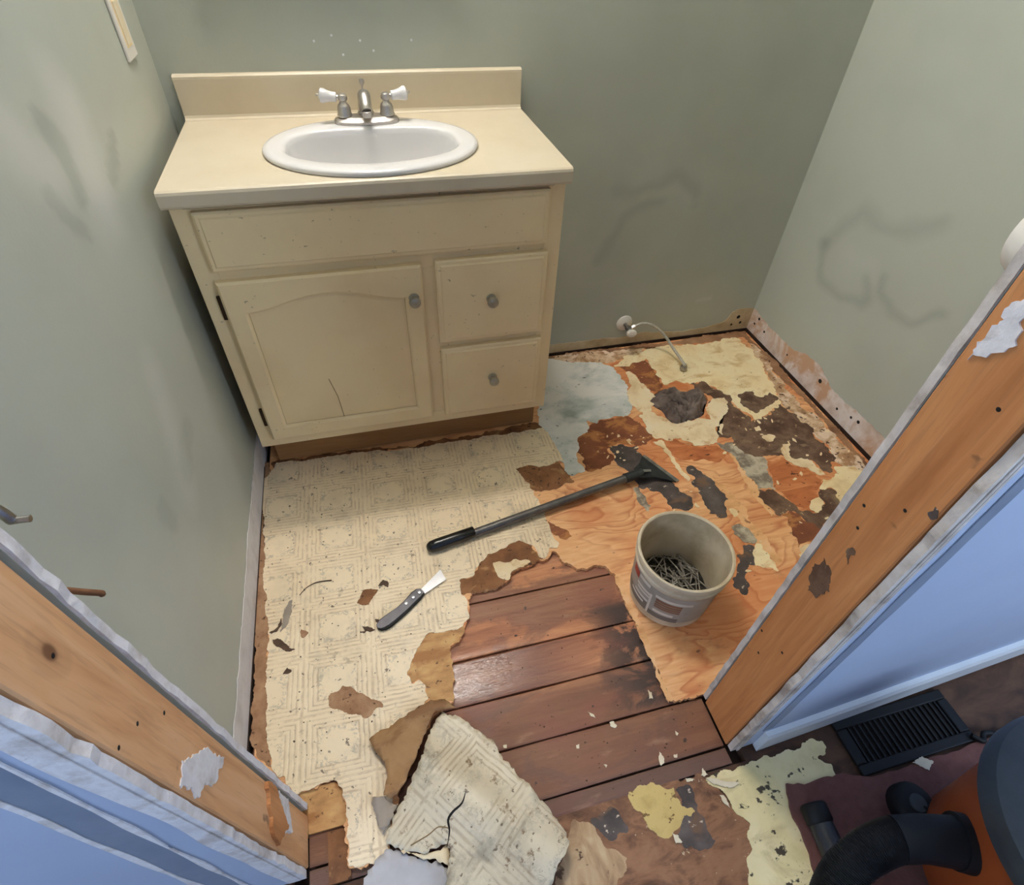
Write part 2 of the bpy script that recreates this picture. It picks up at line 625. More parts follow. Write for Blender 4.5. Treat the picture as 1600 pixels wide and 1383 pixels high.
m_brown = mottled('brown_paper_backing', [srgb(96, 60, 36), srgb(132, 88, 54), srgb(152, 106, 70)], 14, 0.8, 0.5, fleck=(srgb(66, 40, 26), 50, .6, .68), veil=(srgb(172, 128, 86), 16, .55, .68))
m_darkbrown = mottled('dark_adhesive_residue', [srgb(62, 42, 30), srgb(86, 60, 44), srgb(118, 92, 72), srgb(76, 54, 42)], 12, 0.7, 0.5, fleck=(srgb(190, 162, 124), 40, .66, .70), veil=(srgb(132, 108, 84), 14, .54, .66))
m_greyblack = mottled('black_mastic_residue', [srgb(48, 40, 38), srgb(76, 66, 62), srgb(104, 94, 88)], 14, 0.6, 0.5, fleck=(srgb(196, 180, 156), 44, .66, .70), veil=(srgb(112, 84, 62), 12, .54, .66))
m_redbrown = mottled('red_brown_paper', [srgb(104, 56, 34), srgb(130, 76, 48), srgb(142, 88, 58)], 10, 0.8, 0.3, fleck=(srgb(206, 160, 108), 40, .64, .69), veil=(srgb(176, 116, 66), 14, .5, .62))
m_tanpaper = mottled('tan_brown_flap', [srgb(124, 90, 56), srgb(158, 120, 80), srgb(178, 142, 100)], 7, 0.8, 0.4, fleck=(srgb(96, 66, 42), 50, .66, .74), veil=(srgb(138, 100, 66), 9, .5, .62))
m_tearpaper = mottled('light_brown_tear', [srgb(132, 94, 66), srgb(164, 124, 92), srgb(182, 146, 112)], 26, 0.85, 0.6, fleck=(srgb(84, 58, 42), 60, .62, .7))
m_palegrey = mottled('pale_grey_seam', [srgb(150, 136, 116), srgb(196, 184, 160), srgb(120, 106, 92), srgb(206, 194, 168)], 14, 0.8, 0.5)
m_mottle = mottled('pale_mottled_backing', [srgb(128, 92, 64), srgb(176, 136, 98), srgb(218, 190, 156), srgb(160, 118, 80)], 16, 0.8, 0.5, fleck=(srgb(88, 58, 40), 44, .6, .66), veil=(srgb(228, 204, 178), 12, .5, .6))
m_darkmargin = mottled('stained_floor_margin', [srgb(112, 76, 52), srgb(150, 110, 78), srgb(176, 136, 104)], 14, 0.8, 0.4)
m_hallbrown = mottled('hall_wood_brown', [srgb(84, 56, 40), srgb(116, 80, 56), srgb(146, 104, 74), srgb(104, 70, 48)], 9, 0.75, 0.6, stretch=(1, 2.2, 1), rot=(0, 0, R(20)), dist=1.5, fleck=(srgb(196, 172, 140), 60, .68, .72), veil=(srgb(150, 108, 78), 10, .5, .66))
m_wrinkled = mottled('wrinkled_tan_paper', [srgb(140, 108, 80), srgb(176, 144, 108), srgb(196, 170, 134)], 12, 0.8, 0.35, stretch=(2.5, 1, 1), rot=(0, 0, R(25)), dist=1.0, fleck=(srgb(92, 66, 46), 40, .62, .7))
m_hallfloor = mottled('dark_hall_floor_boards', [srgb(58, 40, 30), srgb(84, 58, 42), srgb(104, 74, 54)], 9, 0.8, 0.5, stretch=(1, 2.2, 1), dist=1.0)
m_yellow = mottled('yellow_glue_patch', [srgb(176, 146, 82), srgb(206, 178, 112), srgb(196, 166, 100)], 18, 0.7, 0.4, fleck=(srgb(120, 90, 50), 50, .62, .68))
m_rug = mottled('maroon_rug', [srgb(104, 66, 60), srgb(118, 78, 70)], 60, 0.95, 0.6)
m_greyback = mottled('grey_vinyl_underside', [srgb(176, 172, 172), srgb(200, 196, 196)], 14, 0.7, 0.3)
m_taupe = mottled('taupe_vinyl_underside', [srgb(140, 126, 112), srgb(166, 152, 136)], 14, 0.7, 0.3)
m_baseslab = mottled('dark_subfloor', [srgb(40, 28, 20), srgb(58, 40, 30)], 8, 0.9, 0.3)

# vanity
def vanity_paint():
    M = Mat('cream_cabinet_paint', 0.42)
    v = M.coord()
    n = M.noise(v, 4, 4)
    c = M.mix(n.step(0.4, 0.7), srgb(240, 218, 174), srgb(232, 208, 163))
    sc = M.noise(M.coord((3, 3, 5)), 18, 5, 0.7)
    c = M.mix(sc.step(0.655, 0.70) * 0.7, c, srgb(128, 108, 80))
    M.color(c)
    M.bump(M.noise(M.coord((30, 30, 4)), 4, 4), 0.1, 0.001)
    return M.m


m_van = vanity_paint()
m_groove = mottled('brown_groove_and_shadow', [srgb(120, 96, 62), srgb(150, 124, 86)], 20, 0.7, 0.2)  # brown for groove lines, cracks and the painted shadow line under the counter
m_toe = mottled('brown_toe_kick_board', [srgb(146, 104, 62), srgb(164, 120, 76)], 6, 0.6, 0.2, stretch=(1, 1, 8))
m_counter = mottled('cream_laminate', [srgb(202, 188, 162), srgb(208, 195, 170), srgb(212, 200, 177)], 5, 0.35, 0.05)
m_splash = m_counter
m_china = Mat('white_china', 0.12).color(srgb(222, 220, 219)).m
m_nickel = mottled('brushed_nickel', [srgb(186, 180, 174), srgb(206, 200, 194)], 40, 0.38, 0.05, metal=1.0)
m_hinge = mottled('aged_bronze_hinge', [srgb(58, 44, 34), srgb(80, 62, 46)], 30, 0.5, 0.2, metal=0.8)
m_glassknob = Mat('clear_worn_knob', 0.15).color(srgb(150, 146, 132)).m
m_knobmetal = mottled('pewter_knob', [srgb(146, 138, 120), srgb(178, 170, 152)], 60, 0.3, 0.2, metal=0.4)
m_whiteplastic = Mat('white_plastic', 0.35).color(srgb(226, 220, 210)).m
m_steel = mottled('bare_steel', [srgb(150, 148, 146), srgb(190, 188, 186)], 50, 0.3, 0.1, metal=1.0)
m_darksteel = mottled('dark_grey_tube', [srgb(92, 90, 88), srgb(118, 116, 113)], 40, 0.32, 0.1, metal=0.6)
m_scrapblade = mottled('dark_scraper_steel', [srgb(46, 50, 52), srgb(64, 68, 70)], 30, 0.42, 0.2, metal=0.5)
m_braid = mottled('braided_steel_hose', [srgb(168, 164, 152), srgb(206, 202, 190)], 200, 0.4, 0.6, metal=0.5)
m_rag = mottled('dark_grey_plastic_bag', [srgb(74, 62, 56), srgb(104, 90, 82), srgb(128, 114, 104)], 16, 0.5, 0.5, bd=0.006)
m_bucket = mottled('dirty_white_bucket_plastic', [srgb(168, 148, 116), srgb(206, 190, 162), srgb(222, 208, 184)], 9, 0.5, 0.15)
m_label = mottled('grey_bucket_label', [srgb(150, 142, 130), srgb(176, 168, 156)], 14, 0.5, 0.1)
m_labeldark = mottled('dark_label_band', [srgb(108, 100, 92), srgb(124, 116, 106)], 14, 0.5, 0.1)
m_labelred = mottled('red_label_print', [srgb(150, 46, 38), srgb(168, 62, 50)], 20, 0.5, 0.1)
m_labelbrown = mottled('brown_label_print', [srgb(128, 86, 62), srgb(146, 104, 80)], 20, 0.5, 0.1)
m_labellight = mottled('pale_label_print', [srgb(206, 198, 182), srgb(220, 212, 198)], 20, 0.5, 0.1)
m_nail = mottled('grey_steel_nail', [srgb(120, 114, 106), srgb(184, 178, 168)], 60, 0.45, 0.2, metal=0.5)
m_nailheap = mottled('dark_nail_heap', [srgb(20, 18, 16), srgb(60, 56, 50), srgb(104, 100, 92)], 90, 0.6, 1.0, bd=0.01)
m_rust = mottled('rusty_nail', [srgb(84, 54, 30), srgb(112, 72, 42)], 60, 0.8, 0.4)
m_orange = mottled('orange_vacuum_drum', [srgb(160, 74, 32), srgb(172, 84, 38)], 10, 0.4, 0.05)
m_vaclid = mottled('dark_grey_vacuum_lid', [srgb(48, 52, 53), srgb(60, 64, 65)], 20, 0.5, 0.2)
m_hose = mottled('black_vacuum_hose', [srgb(30, 31, 34), srgb(44, 45, 48)], 20, 0.4, 0.1)
m_knifegrip = mottled('grey_knife_scale', [srgb(96, 92, 96), srgb(122, 116, 120)], 30, 0.4, 0.2)
m_blade = mottled('bright_blade', [srgb(222, 222, 226), srgb(240, 240, 242)], 30, 0.25, 0.05, metal=0.6)
m_scrapdark = mottled('dark_paper_scrap', [srgb(66, 48, 36), srgb(98, 74, 56)], 40, 0.8, 0.4)
m_chip = mottled('cream_chip', [srgb(216, 200, 168), srgb(230, 216, 188)], 30, 0.7, 0.2)

# ------------------------------------------------------------------ setting
XL, XR = 0.0, 1.815
YI, YH = -1.262, -1.378          # bathroom face and hall face of the door wall
LX, RX = 0.117, 0.943            # faces of the two door studs
CEIL = 2.44


def wall_grid(name, origin, du, dv, nu, nv, outward, mat, marks):
    """a wall with a fine grid on its room face so that its scuffs can be given per vertex"""
    o0, du, dv = Vector(origin), Vector(du), Vector(dv)
    verts, vals = [], []
    Lu, Lv = du.length, dv.length
    for j in range(nv + 1):
        for i in range(nu + 1):
            verts.append(o0 + du * (i / nu) + dv * (j / nv))
            vals.append(marks(Lu * i / nu, Lv * j / nv))
    faces = [[j * (nu + 1) + i, j * (nu + 1) + i + 1, (j + 1) * (nu + 1) + i + 1, (j + 1) * (nu + 1) + i] for j in range(nv) for i in range(nu)]
    me = bpy.data.meshes.new(name)
    me.from_pydata(verts, [], faces)
    if me.polygons[0].normal.dot(Vector(outward)) > 0:
        me.flip_normals()
    at = me.attributes.new('mark', 'FLOAT', 'POINT')
    at.data.foreach_set('value', vals)
    me.materials.append(mat)
    o = link(bpy.data.objects.new(name, me))
    md = o.modifiers.new('thickness', 'SOLIDIFY')
    md.thickness = 0.1
    md.offset = -1
    return tag(o, kind='structure')


def segdist(px, py, pts):
    best = 9
    for (ax, ay), (bx, by) in zip(pts, pts[1:]):
        dx, dy = bx - ax, by - ay
        t = max(0, min(1, ((px - ax) * dx + (py - ay) * dy) / (dx * dx + dy * dy + 1e-9)))
        best = min(best, math.hypot(px - ax - dx * t, py - ay - dy * t))
    return best


def stroke(px, py, pts, w, s, hard=0.35):
    wx = px + 0.014 * nz(px, py, 3, 14)
    wy = py + 0.014 * nz(px, py, 9, 14)
    d = segdist(wx, wy, pts)
    w = w * (1 + 0.5 * nz(px, py, 5, 9))
    if d > w:
        return 0.0
    t = min(1.0, (w - d) / (w * hard))
    return s * t


def marks_left(u, z):
    y = -u
    m = 0.0
    m += stroke(y, z, [(-.665, .99), (-.648, .955), (-.656, .905)], .026, .5)
    m += stroke(y, z, [(-.431, .91), (-.50, .885), (-.52, .865)], .018, .4)
    m += stroke(y, z, [(-.747, .93), (-.72, .89), (-.70, .87)], .02, .35)
    m += stroke(y, z, [(-.70, .47), (-.78, .45)], .035, .25)
    m += stroke(y, z, [(-.92, .50), (-.91, .455)], .02, .25)
    m -= stroke(y, z, [(-.55, .98), (-.60, .86)], .09, .55, 0.8)
    m -= stroke(y, z, [(-.76, 1.02), (-.72, .95)], .06, .35, 0.8)
    m -= stroke(y, z, [(-.72, .62), (-.80, .44)], .06, .35, 0.8)
    return m


def marks_back(x, z):
    m = stroke(x, z, [(1.155, .578), (1.215, .572), (1.272, .582), (1.35, .613), (1.42, .57), (1.435, .52)], .028, .28, 0.9)
    m += stroke(x, z, [(1.31, .545), (1.25, .53), (1.201, .506), (1.151, .415), (1.128, .35)], .024, .32, 0.9)
    m -= stroke(x, z, [(1.43, .53), (1.35, .58), (1.25, .55)], .022, .16, 0.7)
    m -= stroke(x, z, [(1.55, .16), (1.60, .165)], .008, .4)
    return m


def marks_right(u, z):
    y = -u
    m = stroke(y, z, [(-.425, .365), (-.339, .337), (-.26, .345), (-.222, .37), (-.195, .45)], .028, .42, 0.95)
    m += stroke(y, z, [(-.195, .45), (-.281, .588), (-.35, .575), (-.412, .59), (-.50, .64), (-.527, .666)], .040, .34, 0.95)
    m += stroke(y, z, [(-.455, .477), (-.47, .43), (-.53, .40), (-.59, .408), (-.666, .481)], .022, .42, 0.9)
    m += stroke(y, z, [(-.40, .43), (-.44, .39)], .026, .4, 0.9)
    m -= stroke(y, z, [(-.30, .46), (-.40, .47)], .06, .14, 0.9)
    return m


wall_left = wall_grid('wall_left', (XL, 0.0, 0), (0, YI, 0), (0, 0, CEIL), 110, 200, (-1, 0, 0), m_wall, marks_left)
wall_back = wall_grid('wall_back', (-0.1, 0, 0), (XR + 0.2, 0, 0), (0, 0, CEIL), 160, 200, (0, 1, 0), m_wall, lambda u, z: marks_back(u - 0.1, z))
wall_right = wall_grid('wall_right', (XR, 0, 0), (0, YI, 0), (0, 0, CEIL), 110, 200, (1, 0, 0), m_wall, marks_right)

# the bare strips where the baseboards were pulled off
def strip(name, wall, pts, off, vec, mat, seed, keep):
    w = jag(pts, 0.0035, 0.018, seed, keep)
    return prism(name, [off(a, b) for a, b in w], vec, mat, wall)


strip('bare_strip', wall_left, [(0, -.02), (-1.262, -.02), (-1.262, .088), (-.9, .086), (-.5, .094), (0, .09)], lambda a, b: (0.0005, a, b), (0.002, 0, 0), m_stripleft, 1, (0, 1, 5))
strip('bare_strip', wall_right, [(0, -.02), (-1.262, -.02), (-1.262, .085), (-.74, .083), (-.60, .088), (-.50, .078), (-.46, .09), (-.40, .112), (-.33, .108), (-.28, .088), (-.15, .082), (0, .092)], lambda a, b: (XR - 0.0005, a, b), (-0.002, 0, 0), m_strip, 2, (0, 1, 11))
strip('bare_strip', wall_back, [(.83, -.02), (XR, -.02), (XR, .092), (1.76, .098), (1.72, .088), (1.70, .05), (1.64, .035), (1.5, .03), (1.36, .046), (1.30, .038), (1.15, .04), (.83, .045)], lambda a, b: (a, -0.0005, b), (0, -0.002, 0), m_stripback, 3, (0, 1, 11))
box('floor_joint', (.84, -.004, -.033), (XR, -.0002, .0045), m_joint, wall_back)  # dark strips stand in for the darkness of the gap at the wall foot
box('floor_joint', (XR - .004, YI + .02, -.033), (XR - .0002, -.004, .0045), m_joint, wall_right)
box('floor_joint', (.0002, YI + .02, -.033), (.004, -.36, .004), m_joint, wall_left)
# nail holes left in the strips
for i, (y, z, r_) in enumerate([(-.05, .075, .006), (-.035, .045, .005), (-.10, .05, .005), (-.43, .07, .008), (-.54, .04, .005), (-.60, .055, .005), (-.63, .062, .006), (-.25, .05, .004)]):
    lathe('nail_hole', [(r_, 0), (r_ * .7, .0006)], m_dark, wall_right, 8, (XR - .0025, y, z), (0, R(-90), 0), smooth=False)
for i, (x, z, r_) in enumerate([(1.755, .062, .008), (1.772, .035, .006), (1.735, .03, .005)]):
    lathe('nail_hole', [(r_, 0), (r_ * .7, .0006)], m_dark, wall_back, 8, (x, -.0025, z), (R(90), 0, 0), smooth=False)

for x, z in ((.345, .965), (.385, .975), (.447, .965), (.405, .938), (.475, .945), (.565, .965)):
    lathe('paint_speck', [(.0028, 0), (.0018, .0006)], m_white_trim, wall_back, 8, (x, -.0002, z), (R(90), 0, 0), smooth=False)

ceiling = tag(box('ceiling', (-2.5, HALL_Y, CEIL), (2.9, 0.1, CEIL + 0.1), m_ceiling), kind='structure')

# door wall: gypsum on both sides of a stud, torn where the casing came off
def door_wall(name, x_edge, x_far, sgn, mgyp_in, mgyp_out, m_stud, yh_far, seed, bow=lambda z: 0.0, gap=0.0135):
    root = tag(empty(name, (x_edge, YH, 0)), kind='structure')

    def part(o):
        o.parent = root
        o.matrix_parent_inverse = Matrix.Translation(-Vector((x_edge, YH, 0)))
        return o
    rnd = random.Random(seed)
    # bathroom side sheet: painted face plus bare torn edge
    zs = [0.004 + i * 0.02 for i in range(int(CEIL / 0.02) + 1)]
    edge = [(x_edge + bow(z) + sgn * (0.003 + 0.002 * rnd.random() + 0.003 * max(0, nz(z, seed, 0, 7))), z) for z in zs]
    o = prism('inner_drywall', [(x, YI, z) for x, z in [(x_far, 0.004)] + edge + [(x_far, CEIL)]], (0, -0.0115, 0), m_wall)
    part(o)
    # torn bare edge, a separate strip of gypsum standing along the opening
    e2 = [(x - sgn * (0.002 + 0.003 * rnd.random()), z) for x, z in edge]
    o = prism('inner_torn_edge', [(x, YI - 0.0005, z) for x, z in e2] + [(x_edge + bow(9) + sgn * 0.06, YI - 0.0005, CEIL), (x_edge + sgn * 0.06, YI - 0.0005, 0.004)], (0, -0.0105, 0), mgyp_in)
    part(o)
    # stud
    zb = [CEIL * i / 48 for i in range(49)]
    prof_ = [(0.002, -0.1015), (0.0, -0.0995), (0.0, -gap - .002), (0.002, -gap), (0.038, -gap), (0.038, -0.1015)]
    sv = [(x_edge + bow(z) + sgn * a, YI + b, z) for z in zb for a, b in prof_]
    sf = [[i * 6 + k, i * 6 + (k + 1) % 6, (i + 1) * 6 + (k + 1) % 6, (i + 1) * 6 + k] for i in range(48) for k in range(6)] + [list(range(6)), [48 * 6 + k for k in range(6)]]
    st = mesh('door_stud', sv, sf, m_stud)
    part(st)
    xa_, xb_ = x_edge + sgn * 0.0885, x_far
    ka_ = (yh_far - YH) / (x_far - x_edge)
    ya_, yb_ = min(YI - 0.0125, YH + 0.0125 + ka_ * (xa_ - x_edge)), min(YI - 0.0125, YH + 0.0125 + ka_ * (xb_ - x_edge))
    o = prism('wall_core', [(xa_, YI - 0.012, 0), (xb_, YI - 0.012, 0), (xb_, yb_, 0), (xa_, ya_, 0)], (0, 0, CEIL), m_dark)
    part(o)
    # hall side sheet (its far end follows the hall wall, a little out of square)
    nseg = [(x_edge + bow(z) + sgn * (0.005 + 0.0025 * rnd.random() + 0.005 * max(0, nz(z, seed + 4, 0, 6))), z) for z in zs]
    k = (yh_far - YH) / (x_far - x_edge)
    fr = [(x_far, 0.004)] + nseg + [(x_far, CEIL)]
    o = prism('hall_drywall', [(x, YH + k * (x - x_edge), z) for x, z in fr], (0, 0.0115, 0), m_hallwall)
    part(o)
    e3 = [(x - sgn * (0.003 + 0.004 * rnd.random()), z) for x, z in nseg]
    o = prism('hall_torn_edge', [(x, YH - 0.0003 + k * (x - x_edge), z) for x, z in e3 + [(x + sgn * 0.016, z) for x, z in reversed(e3)]], (0, 0.0118, 0), mgyp_out)
    part(o)
    # torn face paper beside the opening
    w = [(x_edge + bow(.04 * i) + sgn * 0.011, .01 + .04 * i) for i in range(53)]
    w2 = [(x_edge + bow(z) + sgn * ((0.03 if sgn < 0 else 0.019) + (0.012 if sgn < 0 else 0.006) * nz(z, seed + 8, 0, 5)), z) for z in reversed([.01 + .03 * i for i in range(70)])]
    o = prism('torn_face_paper', [(x, YH - 0.0006 + k * (x - x_edge), z) for x, z in w + w2], (0, -0.0012, 0), mgyp_out)
    part(o)
    return root, part, k


root_l, part_l, kl = door_wall('wall_front_left', LX, -2.5, -1, m_gyp, m_gyp, m_studL, YH, 11, lambda z: -0.043 * min(z, 0.95), 0.0205)
root_r, part_r, kr = door_wall('wall_front_right', RX, 2.9, 1, m_gypdirty, m_gypdirty, m_studR, YH + 0.085, 23)
hd = tag(box('wall_front_header', (LX - .045, YH, 2.06), (RX, YI, CEIL), m_wall), kind='structure')


def vstrip(name, part, k, x_edge, xa, xb, z0, z1, mat, seed, wob=0.004, thick=0.0012):
    zs = [z0 + (z1 - z0) * i / 60 for i in range(61)]
    L = [(xa + wob * nz(z, seed, 0, 9), z) for z in zs]
    Rr = [(xb + wob * nz(z, seed + 3, 0, 9), z) for z in reversed(zs)]
    o = prism(name, [(x, YH - 0.0004 + k * (x - x_edge), z) for x, z in L + Rr], (0, -thick, 0), mat)
    return part(o)


vstrip('casing_ghost', part_l, kl, LX, 0.0, 0.038, 0.0, 2.2, m_hallmark, 1)
vstrip('paint_ridge', part_l, kl, LX, -.006, 0.002, 0.0, 2.2, m_gyp, 2, 0.006, 0.002)
vstrip('paint_ridge', part_l, kl, LX, 0.037, 0.042, 0.0, 2.2, m_gyp, 5, 0.004, 0.002)
vstrip('casing_ghost', part_r, kr, RX, 0.985, 1.008, 0.09, 2.2, m_hallmark, 7)
vstrip('paint_ridge', part_r, kr, RX, 0.958, 0.964, 0.0, 2.2, m_gypdirty, 9, 0.003, 0.002)


# smears, splinters and dents on the two studs
def bowl_(z):
    return -0.043 * min(z, 0.95)


def stud_patch(name, part, x, px, mat, seed, th, amp=0.004, keep=()):
    w = [tuple(FX(u, v, x)[1:]) for u, v in px]
    w = [(max(YI - 0.098, min(YI - 0.024, a)), max(.005, b)) for a, b in w]
    w = jag(w, amp, 0.006, seed, keep)
    o = prism(name, [(x + (bowl_(b) if x < .5 else 0), a, b) for a, b in w], (th, 0, 0), mat)
    return part(o)


stud_patch('plaster_smear', part_r, RX, [(1510, 560), (1540, 510), (1590, 470), (1620, 470), (1590, 540), (1550, 552)], m_gyp, 1, -0.002)
stud_patch('glue_stain', part_r, RX, [(1265, 880), (1288, 872), (1298, 890), (1296, 925), (1275, 935), (1262, 922)], m_darkbrown, 2, -0.0008)
stud_patch('glue_stain', part_r, RX, [(1322, 862), (1332, 855), (1336, 868), (1325, 882)], m_darkbrown, 3, -0.0008)
stud_patch('glue_stain', part_r, RX, [(1450, 800), (1462, 792), (1468, 800), (1455, 812)], m_greyblack, 6, -0.0008)
stud_patch('plaster_smear', part_l, LX, [(318, 1180), (345, 1165), (372, 1178), (362, 1215), (335, 1250), (315, 1238)], m_gyp, 4, 0.0015)
stud_patch('wood_splinter', part_l, LX, [(425, 1216), (436, 1222), (452, 1290), (440, 1322), (432, 1300)], m_studR, 5, 0.006, 0.002)
stud_patch('plaster_smear', part_l, LX, [(440, 1215), (452, 1230), (458, 1300), (448, 1302)], m_gyp, 8, 0.005, 0.002)
for u, v in [(296, 1105), (236, 1170), (262, 1120), (370, 1185), (155, 1010)]:
    p = FX(u, v, LX)
    part_l(lathe('nail_dent', [(.0026, 0), (.0016, .0004)], m_dark, None, 8, (LX + bowl_(p.z), max(YI - .095, min(YI - .03, p.y)), p.z), (0, R(90), 0), smooth=False))
for u, v in [(1414, 798), (1340, 825), (1222, 1020), (1185, 1020), (1190, 985), (1350, 790), (1560, 640)]:
    p = FX(u, v, RX)
    part_r(lathe('nail_dent', [(.0026, 0), (.0016, .0004)], m_dark, None, 8, (RX, max(YI - .095, min(YI - .02, p.y)), p.z), (0, R(-90), 0), smooth=False))

# hall shell
fl_h0 = -0.014
tag(box('wall_hall_left', (-2.6, HALL_Y, -0.02), (-2.5, YH, CEIL), m_hallwall), kind='structure')
tag(box('wall_hall_right', (2.9, HALL_Y, -0.02), (3.0, YH + 0.1, CEIL), m_hallwall), kind='structure')
far = tag(empty('wall_hall_far', (0, HALL_Y, 0)), kind='structure')
wl, wr = HALL_WINS[1], HALL_WINS[0]
for a, b in (((-2.5, -.1, -.02), (wl[0], 0, CEIL)), ((wl[1], -.1, -.02), (wr[0], 0, CEIL)), ((wr[1], -.1, -.02), (2.9, 0, CEIL))):
    box('wall_panel', a, b, m_hallwall, far)
for wi, (x0, x1, z0, z1, _) in enumerate(HALL_WINS):
    box('wall_panel', (x0, -.1, -.02), (x1, 0, z0), m_hallwall, far)
    box('wall_panel', (x0, -.1, z1), (x1, 0, CEIL), m_hallwall, far)
    win = tag(empty('window_%d' % (wi + 1), ((x0 + x1) / 2, HALL_Y, z0)), kind='structure')
    hw, hh = (x1 - x0) / 2, z1 - z0
    for a, b in (((-hw, -.06, 0), (-hw + .05, -.01, hh)), ((hw - .05, -.06, 0), (hw, -.01, hh)), ((-hw + .05, -.06, 0), (hw - .05, -.01, .05)), ((-hw + .05, -.06, hh - .05), (hw - .05, -.01, hh)), ((-hw + .05, -.055, hh / 2 - .02), (hw - .05, -.015, hh / 2 + .02))):
        box('window_frame', a, b, m_white_trim, win)
kb = kr
bb = prism('baseboard_hall', [(1.0, YH - .0003 + kb * .07, -.005), (1.0, YH - .0003 + kb * .07, .070), (1.0, YH - .010 + kb * .07, .070), (1.0, YH - .014 + kb * .07, .06), (1.0, YH - .014 + kb * .07, -.005)], (1.9, kb * 1.9, 0), m_white_trim)
tag(bb, kind='structure')

# ------------------------------------------------------------------ floor
floor = tag(box('floor', (-0.1, YH - 0.02, -0.08), (XR + 0.1, 0.1, -0.0345), m_baseslab), kind='structure')
fhp = [(-2.5, HALL_Y), (2.9, HALL_Y), (2.9, YI - .03), (RX + .03, YI - .03), (RX + .03, YH - .0205), (LX - .03, YH - .0205), (LX - .03, YI - .03), (-2.5, YI - .03)]
floor_hall = tag(prism('floor_hall', [(x, y, fl_h0) for x, y in fhp], (0, 0, -0.02), m_hallfloor), kind='structure')
# old boards, running left to right
ys = [-0.60, -0.71, -0.82, -0.924, -1.058, -1.157, -1.261, -1.364, -1.398]
ZP = -0.011
ys = [F(800, P_, ZP).y if False else P_ for P_ in ys]
for i in range(len(ys) - 1):
    a, b = ys[i], ys[i + 1]
    x_end = 1.80 if b > YI else RX
    x_start = 0.01 if b > YI - .01 else LX + 0.0
    bm = bmesh.new()
    n = 40
    g = 0.0022
    top = []
    for k in range(n + 1):
        x = x_start + (x_end - x_start) * k / n
        w1 = 0.0012 * nz(x, i, 0, 6)
        w2 = 0.0012 * nz(x, i + 7, 0, 6)
        c = 0.0012 * nz(x, i + 20, 0, 3)
        top.append([bm.verts.new((x, a - g + w1, ZP - .001 + c)), bm.verts.new((x, a - g - .003 + w1, ZP + c)), bm.verts.new((x, b + g + .003 + w2, ZP + c)), bm.verts.new((x, b + g + w2, ZP - .001 + c)),
                    bm.verts.new((x, b + g + w2, ZP - .022)), bm.verts.new((x, a - g + w1, ZP - .022))])
    for k in range(n):
        p, q = top[k], top[k + 1]
        for m in range(6):
            bm.faces.new([p[m], q[m], q[(m + 1) % 6], p[(m + 1) % 6]])
    bm.faces.new(top[0])
    bm.faces.new(top[-1][::-1])
    bmobj('plank', bm, m_plank, floor)

# plywood underlay, cut away around the doorway; keyhole slit to the drain opening
HC = F(1062, 632)
def hole_pt(a):
    r = 0.084 * (1 + 0.12 * math.sin(3 * a + 1) + 0.08 * math.sin(5 * a))
    return (HC.x + r * 1.15 * math.cos(a), HC.y + r * math.sin(a))


hp = [hole_pt(PI / 2 - 2 * PI * i / 28) for i in range(29)]
slit_x = hp[0][0]
edge_px = [(1046, 1096), (1030, 1055), (1013, 1018), (1003, 996), (996, 978), (982, 952), (972, 925), (962, 900), (945, 884), (920, 887), (900, 887), (880, 878), (872, 866),
           (862, 862), (850, 876), (838, 876), (822, 886), (800, 894), (796, 906), (776, 918), (736, 926), (733, 943), (731, 966), (722, 985), (718, 1003), (704, 1009), (706, 1040), (709, 1096), (690, 1110), (650, 1160), (625, 1230), (612, 1300), (604, 1346), (545, 1356), (541, 1262), (535, 1232), (527, 1220), (457, 1241)]
edge_w = [tuple(F(u, v)[:2]) for u, v in edge_px]
in_ = 0.016
outer = [(XL + in_, YI + .004), (XL + in_, -in_), (slit_x - .0005, -in_)] + [(slit_x - .0005, hp[0][1])] + [hp[i] for i in range(28, -1, -1)][1:-1] + [(slit_x + .0005, hp[0][1]), (slit_x + .0005, -in_), (XR - in_, -in_), (XR - in_, YI + .002), (RX - .004, YI + .002)]
ke = list(range(0, 3)) + [3] + list(range(4, 30)) + list(range(30, len(outer)))
pl = jag(outer + edge_w, 0.004, 0.006, 5, set(range(len(outer) - 1)))
prism('plywood_sheet', [(x, y, 0) for x, y in pl], (0, 0, -0.0105), m_ply, floor)

T = 0.0012


def P(name, px, lvl, mat, amp=0.006, seed=None, keep=(), thick=None):
    P.n += 1
    if mat in (m_greyblack, m_darkbrown):
        amp *= 1.7
    z = lvl * 0.0007
    return patch(name, px, z, thick or (0.0006), mat, floor, amp * 1.5, 0.013, seed or P.n, keep)


P.n = 100
# old pale blue vinyl beside the vanity
P('old_vinyl_layer', [(850, 560), (905, 566), (940, 566), (960, 575), (970, 590), (980, 607), (988, 632), (980, 650), (940, 655), (932, 662), (915, 658), (920, 670), (905, 682), (901, 707), (907, 725), (915, 736), (895, 744), (885, 737), (872, 712), (850, 690), (840, 640)], 2, m_blue_vinyl, 0.004)
